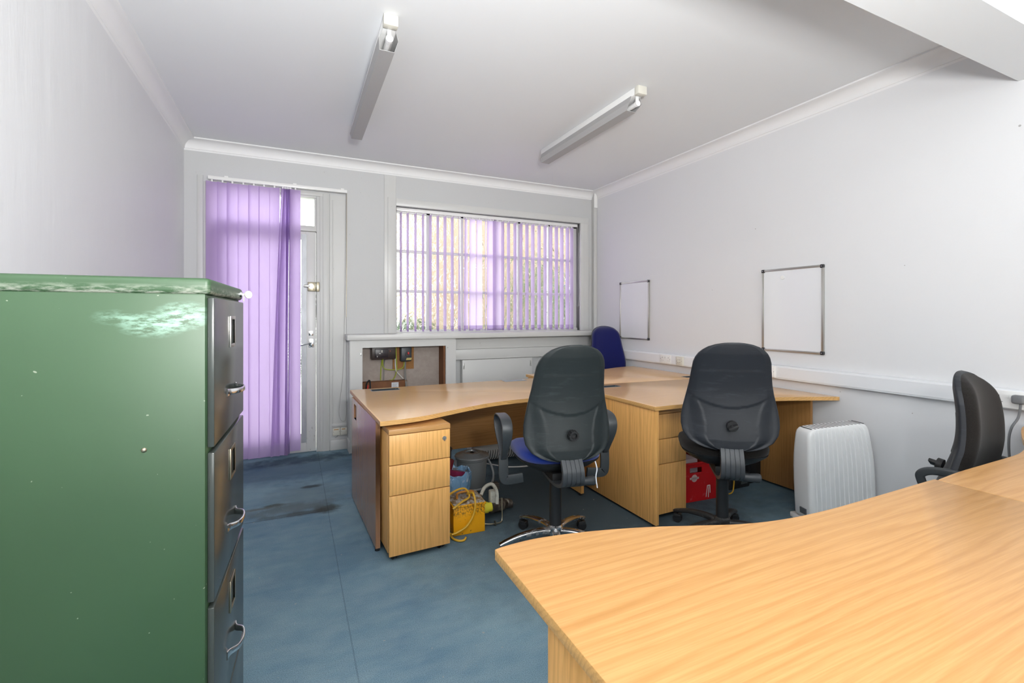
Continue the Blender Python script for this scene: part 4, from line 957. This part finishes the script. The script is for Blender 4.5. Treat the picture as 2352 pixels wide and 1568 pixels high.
# ------------------------------------------------------------------ white electric heater
ht = thing('electric_heater', 'free-standing white ribbed electric heater between the desk and the right wall', 'heater', (2.925, 1.93, 0), radians(-14.5))
HL, HD, HH = 0.505, 0.155, 0.605
WHM = MT('heater_white_enamel', (0.84, 0.85, 0.85), 0.3).m
tilt = Matrix.Rotation(radians(-3.2), 4, 'Y')
def heater_ring(z, f):
    """outline of the casing at height z; tapers upwards"""
    k = 1.0-0.10*max(0, (z-0.25)/0.35)**2-0.03; kd = 1.0-0.22*max(0, (z-0.30)/0.30)**2
    L2, D2 = HL/2*k, HD/2*kd; out = []
    base = rrect(2*L2*f, 2*D2*f, 0.028*f, 6)
    # subdivide long sides with ribs
    res = []
    m = len(base)
    for i in range(m):
        a, b = base[i], base[(i+1) % m]; res.append(a)
        if abs(a[0]-b[0]) > 0.2:
            N = 176
            for q in range(1, N):
                t = q/N; x = a[0]+(b[0]-a[0])*t; y = a[1]+(b[1]-a[1])*t
                u = (x/(L2*f)+1)/2
                rib = 0.0
                if 0.08 < u < 0.96:
                    ph = ((u-0.08)/0.88*13) % 1.0; rib = 0.0045 if ph < 0.12 else 0.0
                if z > HH-0.035: rib *= 0.3
                res.append((x, y+math.copysign(rib, y)))
    return res
bm = NB(); rings = []
for z, f in [(0.045, 0.97), (0.06, 1.0), (0.15, 1), (0.25, 1), (0.35, 1), (0.42, 1), (0.48, 1), (0.53, 1), (0.565, 1), (0.582, 0.985), (0.594, 0.95), (0.601, 0.90), (0.605, 0.80)]:
    rings.append([bm.verts.new(tilt @ Vector((a+HL/2, b, z))) for a, b in heater_ring(z, f)])
bm.faces.new(rings[0]); bm.faces.new(rings[-1])
for a, b in zip(rings[:-1], rings[1:]):
    m = len(a)
    for i in range(m): bm.faces.new((a[i], a[(i+1) % m], b[(i+1) % m], b[i]))
obj('casing', bm, WHM, ht, angle=30)
bm = NB()
for k in range(15):
    x = HL*(0.12+0.76*k/14); g = box(bm, x-0.0035, x+0.0035, -0.048, 0.040, 0.6035, 0.6062, 0.001); bmesh.ops.transform(bm, matrix=tilt, verts=g)
obj('vent_slot', bm, BLK, ht, 'black vent slots across the top')
for x in (0.03, HL-0.07):
    bm = NB(); box(bm, x-0.02, x+0.05, -0.105, 0.115, 0.0, 0.034, 0.008); box(bm, x-0.005, x+0.035, -0.06, 0.06, 0.03, 0.065 if x < 0.1 else 0.09, 0.004); obj('foot', bm, WHM, ht)
bm = NB(); g = box(bm, -0.0005, 0.0085, -0.035, 0.012, 0.070, 0.105); bmesh.ops.transform(bm, matrix=tilt, verts=g); obj('rating_plate', bm, MT('plate_grey', (0.10, 0.11, 0.12), 0.5).m, ht, 'small dark grey rating plate')

# pale casing glimpsed beyond the armchair
bm = NB(); box(bm, 3.19, 3.40, 1.16, 1.30, 0.0, 0.60, 0.03, seg=4); obj('paper_bin', bm, MT('pale_grey_casing', (0.45, 0.50, 0.52), 0.5).m, None, 'pale grey rounded casing behind the black armchair by the wall', 'bin')

# ------------------------------------------------------------------ storage heater behind the left desk
sh = thing('storage_heater', 'low white storage heater with slotted base behind the left desk', 'heater')
bm = NB(); prism(bm, [(4.02, 0.02), (3.93, 0.02), (3.905, 0.05), (3.895, 0.10), (3.895, 0.66), (3.91, 0.68), (4.02, 0.68)], 1.42, 2.00, axis='x', bev=0.003); obj('casing', bm, WHITE, sh)
bm = NB()
for k in range(24):
    x = 1.44+k*0.023; sweep(bm, [(x, 3.898, 0.115), (x, 3.893, 0.10), (x-0.004, 3.903, 0.05), (x-0.008, 3.925, 0.025)], [(-0.004, -0.002), (0.004, -0.002), (0.004, 0.002), (-0.004, 0.002)], up=Vector((1, 0, 0)))
obj('grille_slot', bm, BLK, sh, 'dark curved grille slots')
cable('white_cable', [(1.56, 3.88, 0.006), (1.62, 3.80, 0.006), (1.66, 3.745, 0.006), (1.75, 3.69, 0.006), (1.86, 3.67, 0.006), (2.0, 3.70, 0.006)], 0.006, WCAB, 'white cable lying on the carpet under the left desk')

# ------------------------------------------------------------------ bins and bucket under the left desk
bk = thing('mop_bucket', 'silver-grey lidded bucket with a hoop handle under the left desk', 'bucket', (1.265, 3.46, 0))
SILV = MT('silver_grey_plastic', (0.26, 0.28, 0.29), 0.28, 0.3).m
bm = NB(); lathe(bm, [(0, 0.0), (0.098, 0.0), (0.104, 0.01), (0.118, 0.205), (0.130, 0.212), (0.130, 0.222), (0.0, 0.222)], seg=40); obj('bucket_body', bm, SILV, bk)
bm = NB(); lathe(bm, [(0.133, 0.222), (0.137, 0.226), (0.130, 0.236), (0.085, 0.246), (0.072, 0.258), (0.050, 0.258), (0.046, 0.248), (0.046, 0.226)], seg=40)
for a in (0.3, 0.3+pi/2): box(bm, -0.046*abs(cos(a))-0.004, 0.046*abs(cos(a))+0.004, -0.046*abs(sin(a))-0.004, 0.046*abs(sin(a))+0.004, 0.246, 0.252)
obj('lid', bm, SILV, bk)
bm = NB(); cyl(bm, (0, 0, 0.224), 0.045, 0.004, 'z', 24); obj('drain_opening', bm, BLK, bk, 'dark opening in the lid')
bm = NB(); tube(bm, [(0.126, 0.03, 0.205), (0.160, -0.01, 0.13), (0.155, -0.06, 0.06), (0.10, -0.125, 0.02), (0.0, -0.150, 0.012), (-0.10, -0.125, 0.02), (-0.14, -0.05, 0.10), (-0.127, 0.02, 0.205)], 0.009, 10); obj('handle', bm, SILV, bk)
bb = thing('waste_bin', 'black waste bin half hidden behind the pedestal and the silver bucket', 'bin', (1.00, 3.50, 0))
bm = NB(); lathe(bm, [(0, 0), (0.09, 0), (0.108, 0.29), (0.113, 0.292), (0.113, 0.30), (0.104, 0.30), (0.085, 0.02), (0, 0.02)], seg=36); obj('bin_body', bm, MT('dark_grey_plastic', (0.04, 0.042, 0.045), 0.3).m, bb)
lb = thing('waste_bin', 'waste bin lined with a light blue plastic bag', 'bin', (1.005, 3.14, 0))
bm = NB(); lathe(bm, [(0, 0), (0.095, 0), (0.118, 0.225), (0.113, 0.225), (0.09, 0.01), (0, 0.01)], seg=32); obj('bin_body', bm, GREYP, lb)
BAG = MT('blue_polythene', (0.22, 0.40, 0.62), 0.25); BAG.b.inputs['Transmission Weight'].default_value = 0.0; BAG.bump(BAG.noise(BAG.map(scale=(1, 1, 0.5)), 22, 4, 0.6, 1.5), 0.8, 0.02)
BAG.color(BAG.mix(BAG.ramp(BAG.noise(BAG.map(scale=(1, 1, 0.35)), 30, 4, 0.6, 1), [(0.55, 0.0), (0.68, 1.0)]), (0.20, 0.38, 0.60), (0.62, 0.72, 0.82)))
wobf = lambda t, k: (1+0.03*sin(7*t+k)+0.02*sin(13*t+2*k), 0.008*sin(5*t)+0.005*sin(11*t))
bm = NB(); lathe(bm, [(0.105, 0.02), (0.116, 0.08), (0.124, 0.14), (0.128, 0.20), (0.128, 0.238), (0.118, 0.243), (0.110, 0.22), (0.104, 0.12), (0.09, 0.03)], seg=64, wob=wobf); obj('bin_liner', bm, BAG.m, lb, 'light blue plastic bag liner')
bm = NB(); box(bm, -0.06, 0.055, -0.045, 0.03, 0.0, 0.045, 0.006); bmesh.ops.transform(bm, matrix=Matrix.Translation((1.03, 3.13, 0.195)) @ Matrix.Rotation(0.5, 4, 'Z') @ Matrix.Rotation(0.3, 4, 'Y'), verts=bm.verts)
obj('food_carton', bm, MT('magenta_card', (0.22, 0.02, 0.07), 0.4).m, None, 'dark pink carton sticking out of the blue-lined bin', 'packaging')
bm = NB(); box(bm, -0.02, 0.03, -0.02, 0.02, 0.0, 0.12, 0.008); bmesh.ops.transform(bm, matrix=Matrix.Translation((0.965, 3.17, 0.20)) @ Matrix.Rotation(0.25, 4, 'Y'), verts=bm.verts)
obj('crisp_packet', bm, MT('maroon_foil', (0.10, 0.01, 0.015), 0.25).m, None, 'dark maroon packet standing in the blue-lined bin', 'packaging')

# ------------------------------------------------------------------ yellow site transformer with cable, and grinder beside it
Y = MT('worn_yellow_paint', (0.86, 0.39, 0.005), 0.4); zc = Y.sep()[2]
chip = Y.ramp(Y.noise(Y.map(scale=(1, 1, 0.7)), 95, 6, 0.8), [(0.48, 0.0), (0.58, 1.0)]); band = Y.ramp(zc, [(0.10, 0.0), (0.135, 1.0), (0.175, 1.0), (0.182, 0.0)])
cc1 = Y.mix(Y.math('MULTIPLY', chip, band), (0.86, 0.39, 0.005), (0.05, 0.04, 0.015)); few = Y.ramp(Y.noise(Y.co, 30, 4, 0.7), [(0.64, 0.0), (0.67, 1.0)]); Y.color(Y.mix(few, cc1, (0.15, 0.08, 0.02)))
YT = MT('worn_transformer_top', (0.4, 0.4, 0.38), 0.6); YT.color(YT.mix(YT.ramp(YT.noise(YT.map(scale=(2, 1, 1)), 26, 5, 0.7), [(0.42, 0.0), (0.56, 1.0)]), (0.45, 0.44, 0.42), (0.22, 0.13, 0.05)))
tf = thing('site_transformer', 'chipped yellow metal site transformer on the carpet beside the left pedestal', 'transformer', (0.868, 2.692, 0), radians(-3))
obj('casing', B(0, 0.198, 0, 0.20, 0.0, 0.168, 0.004), Y.m, tf)
bm = NB(); box(bm, -0.006, 0.204, -0.006, 0.206, 0.168, 0.180, 0.003); obj('rim', bm, Y.m, tf)
obj('top_plate', B(0.0, 0.198, 0, 0.20, 0.180, 0.184, 0.001), YT.m, tf, 'paint-spattered grey top')
bm = NB(); tube(bm, [(0.05, 0.10, 0.184), (0.052, 0.10, 0.215), (0.10, 0.10, 0.222), (0.15, 0.10, 0.215), (0.152, 0.10, 0.184)], 0.007, 10); obj('carry_handle', bm, MT('orange_brown_paint', (0.45, 0.18, 0.02), 0.5).m, tf)
bm = NB(); cyl(bm, (0.198, 0.10, 0.10), 0.034, 0.05, 'x', 24); cyl(bm, (0.244, 0.10, 0.10), 0.028, 0.03, 'x', 24); obj('outlet_socket', bm, MT('yellow_plug_plastic', (0.70, 0.62, 0.04), 0.4).m, tf, 'bright yellow outlet and plug')
cable('yellow_cable', [(0.85, 2.88, 0.10), (0.85, 2.80, 0.19), (0.90, 2.78, 0.235), (0.975, 2.80, 0.235), (0.985, 2.74, 0.205), (0.92, 2.69, 0.20), (0.86, 2.68, 0.17)], 0.0065, YCAB, 'yellow cable looped over the top of the transformer')
cable('yellow_cable', [(0.985, 2.78, 0.205), (1.0, 2.72, 0.230), (1.0, 2.677, 0.19), (0.985, 2.668, 0.12), (0.94, 2.665, 0.06), (0.88, 2.662, 0.035), (0.845, 2.66, 0.03)], 0.0065, YCAB, 'yellow cable draped down the front of the transformer')
cable('yellow_cable', [(0.850, 2.70, 0.02), (0.852, 2.655, 0.009), (0.875, 2.615, 0.008), (0.905, 2.61, 0.008), (0.925, 2.635, 0.008)], 0.0065, YCAB, 'short yellow cable curling on the carpet before the transformer')
tl = thing('breaker_drill', 'battered power tool with a white handle and bent brass rod on the carpet', 'power tool')
PWH = dusty('chipped_white_metal', (0.50, 0.50, 0.44), (0.10, 0.06, 0.03), 0.0, 0.5); DKM = dusty('grimy_metal', (0.06, 0.05, 0.045), (0.28, 0.25, 0.20), 0.3, 0.5)
bm = NB(); M = Matrix.Translation((1.15, 2.80, 0.085)) @ Matrix.Rotation(radians(38), 4, 'Z') @ Matrix.Rotation(radians(12), 4, 'Y')
lathe(bm, [(0, 0), (0.030, 0), (0.036, 0.02), (0.034, 0.08), (0.042, 0.10), (0.040, 0.16), (0.026, 0.18), (0.022, 0.21), (0.030, 0.215), (0.028, 0.25), (0, 0.25)], seg=20, M=M @ Matrix.Rotation(pi/2, 4, 'Y')); obj('motor_body', bm, DKM, tl)
bm = NB(); sweep(bm, catmull([(1.10, 2.84, 0.16), (1.14, 2.87, 0.195), (1.185, 2.86, 0.21), (1.205, 2.83, 0.17), (1.195, 2.80, 0.10)], 6), rrect(0.022, 0.016, 0.005, 2)); obj('handle', bm, PWH, tl, 'chipped white handle')
bm = NB(); box(bm, 1.15, 1.19, 2.80, 2.84, 0.08, 0.19, 0.008); obj('gear_housing', bm, PWH, tl)
bm = NB(); cyl(bm, (1.31, 2.93, 0.03), 0.026, 0.05, 'x', 14); box(bm, 1.20, 1.25, 2.88, 2.93, 0.16, 0.20, 0.004); obj('chuck', bm, DKM, tl)
bm = NB(); tube(bm, [(1.085, 2.735, 0.02), (1.13, 2.725, 0.014), (1.19, 2.73, 0.012), (1.205, 2.74, 0.03), (1.21, 2.75, 0.08), (1.215, 2.765, 0.15)], 0.0045, 8, 5); box(bm, 1.148, 1.156, 2.716, 2.738, 0.002, 0.028, 0.001); obj('bent_rod', bm, BRASS, tl, 'bent brass-coloured rod')

# ------------------------------------------------------------------ red crate and things under the right desk
cr = thing('plastic_crate', 'red plastic crate on the carpet under the desk by the right wall', 'crate', (2.435, 2.490, 0), radians(-4))
bm = NB(); CWd, CD, CH2, th = 0.35, 0.34, 0.275, 0.008
def frustum(bm, x0, x1, y0, y1, z0, z1, k=0.0): box(bm, x0, x1, y0, y1, z0, z1)
box(bm, 0, CWd, 0, CD, 0, th); box(bm, 0, th, 0, CD, th, CH2); box(bm, CWd-th, CWd, 0, CD, th, CH2); box(bm, th, CWd-th, CD-th, CD, th, CH2)
hx0, hx1 = 0.105, 0.215
box(bm, th, CWd-th, 0, th, th, CH2-0.070); box(bm, th, hx0, 0, th, CH2-0.070, CH2-0.035); box(bm, hx1, CWd-th, 0, th, CH2-0.070, CH2-0.035); box(bm, th, CWd-th, 0, th, CH2-0.035, CH2)
box(bm, -0.008, CWd+0.008, -0.008, 0.0, CH2-0.014, CH2, 0.002); box(bm, -0.008, 0, 0, CD, CH2-0.014, CH2); box(bm, CWd, CWd+0.008, 0, CD, CH2-0.014, CH2)
Mrr = MT('crate_red', (0.60, 0.008, 0.012), 0.35); Mrr.color(Mrr.mix(Mrr.ramp(Mrr.noise(Mrr.co, 14, 4, 0.7), [(0.60, 0.0), (0.75, 0.35)]), (0.58, 0.008, 0.012), (0.75, 0.30, 0.30)))
obj('crate_body', bm, Mrr.m, cr)
bm = NB(); cyl(bm, (0.145, -0.0012, 0.165), 0.026, 0.0012, 'y', 24); box(bm, 0.105, 0.185, -0.0012, 0, 0.158, 0.172)
obj('label_remnant', bm, MT('faded_white_print', (0.62, 0.45, 0.43), 0.7).m, cr, 'worn white oval label remnant')
bm = NB()
for a, b in (((0.262, 0.10), (0.250, 0.02)), ((0.285, 0.10), (0.287, 0.045)), ((0.262, 0.10), (0.285, 0.10)), ((0.275, 0.095), (0.270, 0.015))):
    sweep(bm, [(a[0], -0.001, a[1]), (b[0], -0.001, b[1])], [(-0.003, -0.001), (0.003, -0.001), (0.003, 0.001), (-0.003, 0.001)], up=Vector((0, 1, 0)))
obj('paint_mark', bm, MT('white_paint_drip', (0.72, 0.66, 0.65), 0.6).m, cr, 'white paint drips')
bm = NB(); prism(bm, [(0.02, 0.02), (0.2, 0.03), (0.18, 0.3), (0.03, 0.28)], 0.15, 0.295); obj('papers', bm, MT('pinkish_paper', (0.45, 0.36, 0.38), 0.8).m, None, 'pale papers standing inside the red crate', 'paper', loc=(2.435, 2.490, 0), rz=radians(-4))
pcx = thing('computer_tower', 'black computer tower against the right end panel under the desk', 'computer')
obj('case', B(3.235, 3.375, 2.56, 2.96, 0.0, 0.40, 0.006), BLACKP, pcx); bm = NB(); box(bm, 3.25, 3.36, 2.552, 2.561, 0.02, 0.38, 0.003); obj('front_bezel', bm, BLK, pcx)
ps = thing('adapter_box', 'low black adapter box on the carpet in front of the computer tower', 'electronics')
obj('case', B(2.98, 3.20, 2.52, 2.68, 0.0, 0.11, 0.012), BLK, ps); bm = NB(); box(bm, 3.10, 3.17, 2.518, 2.5205, 0.03, 0.05); obj('sticker', bm, ALU, ps)
cable('yellow_cable', [(3.00, 2.60, 0.112), (3.0, 2.51, 0.12), (2.985, 2.49, 0.04), (2.93, 2.47, 0.006), (2.84, 2.50, 0.006), (2.80, 2.56, 0.006)], 0.005, YCAB, 'thin yellow cable on the carpet under the right desk')

# ------------------------------------------------------------------ outside
Mg2 = MT('pale_paving', (0.45, 0.44, 0.41), 0.9); Mg2.color(Mg2.mix(Mg2.noise(Mg2.co, 2, 4, 0.6), (0.52, 0.51, 0.48), (0.66, 0.64, 0.60)))
bm = NB(); box(bm, -14, 22, YB+0.141, 26, -0.25, -0.12); obj('ground', bm, Mg2.m, None, 'pale paving outside', kind='structure')
Mbk = MT('orange_brick', (0.5, 0.25, 0.12), 0.9); br = Mbk.n.new('ShaderNodeTexBrick'); Mbk.l(Mbk.map(rot=(pi/2, 0, 0), scale=(4.2, 4.2, 4.2)), br.inputs[0])
br.inputs['Color1'].default_value = (0.31, 0.225, 0.165, 1); br.inputs['Color2'].default_value = (0.26, 0.175, 0.12, 1); br.inputs['Mortar'].default_value = (0.3, 0.25, 0.21, 1); br.inputs['Mortar Size'].default_value = 0.03; Mbk.color(br.outputs[0])
ho = thing('brick_house', 'orange brick building seen through the patterned window glass', 'building')
obj('wall', B(2.75, 11.5, 10.2, 15, -0.12, 5.6), Mbk.m, ho)
bm = NB(); prism(bm, [(9.8, 5.6), (15.4, 5.6), (12.6, 7.4)], 2.5, 11.8, axis='x'); obj('roof', bm, MT('roof_tiles', (0.25, 0.13, 0.09), 0.9).m, ho)
for x in (6.0, 8.6):
    f = obj('window', B(x, x+1.1, 10.14, 10.21, 0.9, 2.1), PLAST, ho); obj('pane', B(x+0.07, x+1.03, 10.12, 10.15, 0.97, 2.03), MT('dark_glass', (0.10, 0.12, 0.13), 0.1).m, f)
GRN = MT('hedge_leaves', (0.09, 0.15, 0.07), 0.8); GRN.color(GRN.mix(GRN.noise(GRN.co, 14, 4, 0.7), (0.04, 0.08, 0.04), (0.20, 0.27, 0.16)))
def shrub(label, c, r, n, seed, grp):
    rnd = random.Random(seed); bm = NB()
    for i in range(n):
        th = rnd.uniform(0, 2*pi); u = rnd.uniform(-1, 1); rr = rnd.uniform(0.55, 1.0); s = sqrt(1-u*u)
        p = Vector((c[0]+r[0]*rr*s*cos(th), c[1]+r[1]*rr*s*sin(th), c[2]+r[2]*rr*u)); q = Matrix.Rotation(rnd.uniform(0, 6.3), 3, 'Z') @ Matrix.Rotation(rnd.uniform(0, 3), 3, 'X')
        L = 0.11; vs = [bm.verts.new(p+q @ Vector(v)*L) for v in ((0, -0.5, 0), (0.28, 0, 0.05), (0, 0.6, 0), (-0.28, 0, 0.05))]; bm.faces.new(vs)
    t = thing('shrub', label, 'shrub', group=grp); obj('foliage', bm, GRN.m, t)
    bm = NB(); cyl(bm, (c[0], c[1], -0.14), 0.04, c[2]+0.14, 'z', 8); obj('stem', bm, RUST, t)
shrub('low dark shrub outside the left end of the window', (1.55, 6.9, 0.75), (0.55, 0.4, 0.55), 1500, 1, None)
shrub('low dark shrub outside the middle of the window', (3.0, 7.4, 0.62), (0.8, 0.4, 0.5), 1500, 2, None)
shrub('tall green shrub outside between the two halves of the window', (4.6, 8.6, 1.5), (0.6, 0.5, 1.2), 1800, 3, None)
shrub('leafy green shrub outside the glazed door', (-0.2, 8.3, 1.1), (0.9, 0.4, 1.1), 1600, 4, None)
shrub('dark green shrub at the far right outside the window', (6.9, 9.4, 1.5), (1.0, 0.5, 1.1), 1800, 5, None)
cp = thing('plant_pot', 'brown terracotta pot outside near the foot of the door', 'plant pot', (-0.30, 5.6, -0.12))
bm = NB(); lathe(bm, [(0, 0), (0.12, 0), (0.17, 0.32), (0.19, 0.32), (0.19, 0.38), (0.15, 0.38), (0.13, 0.3), (0, 0.28)], seg=28); obj('pot_body', bm, MT('terracotta', (0.30, 0.09, 0.04), 0.8).m, cp)
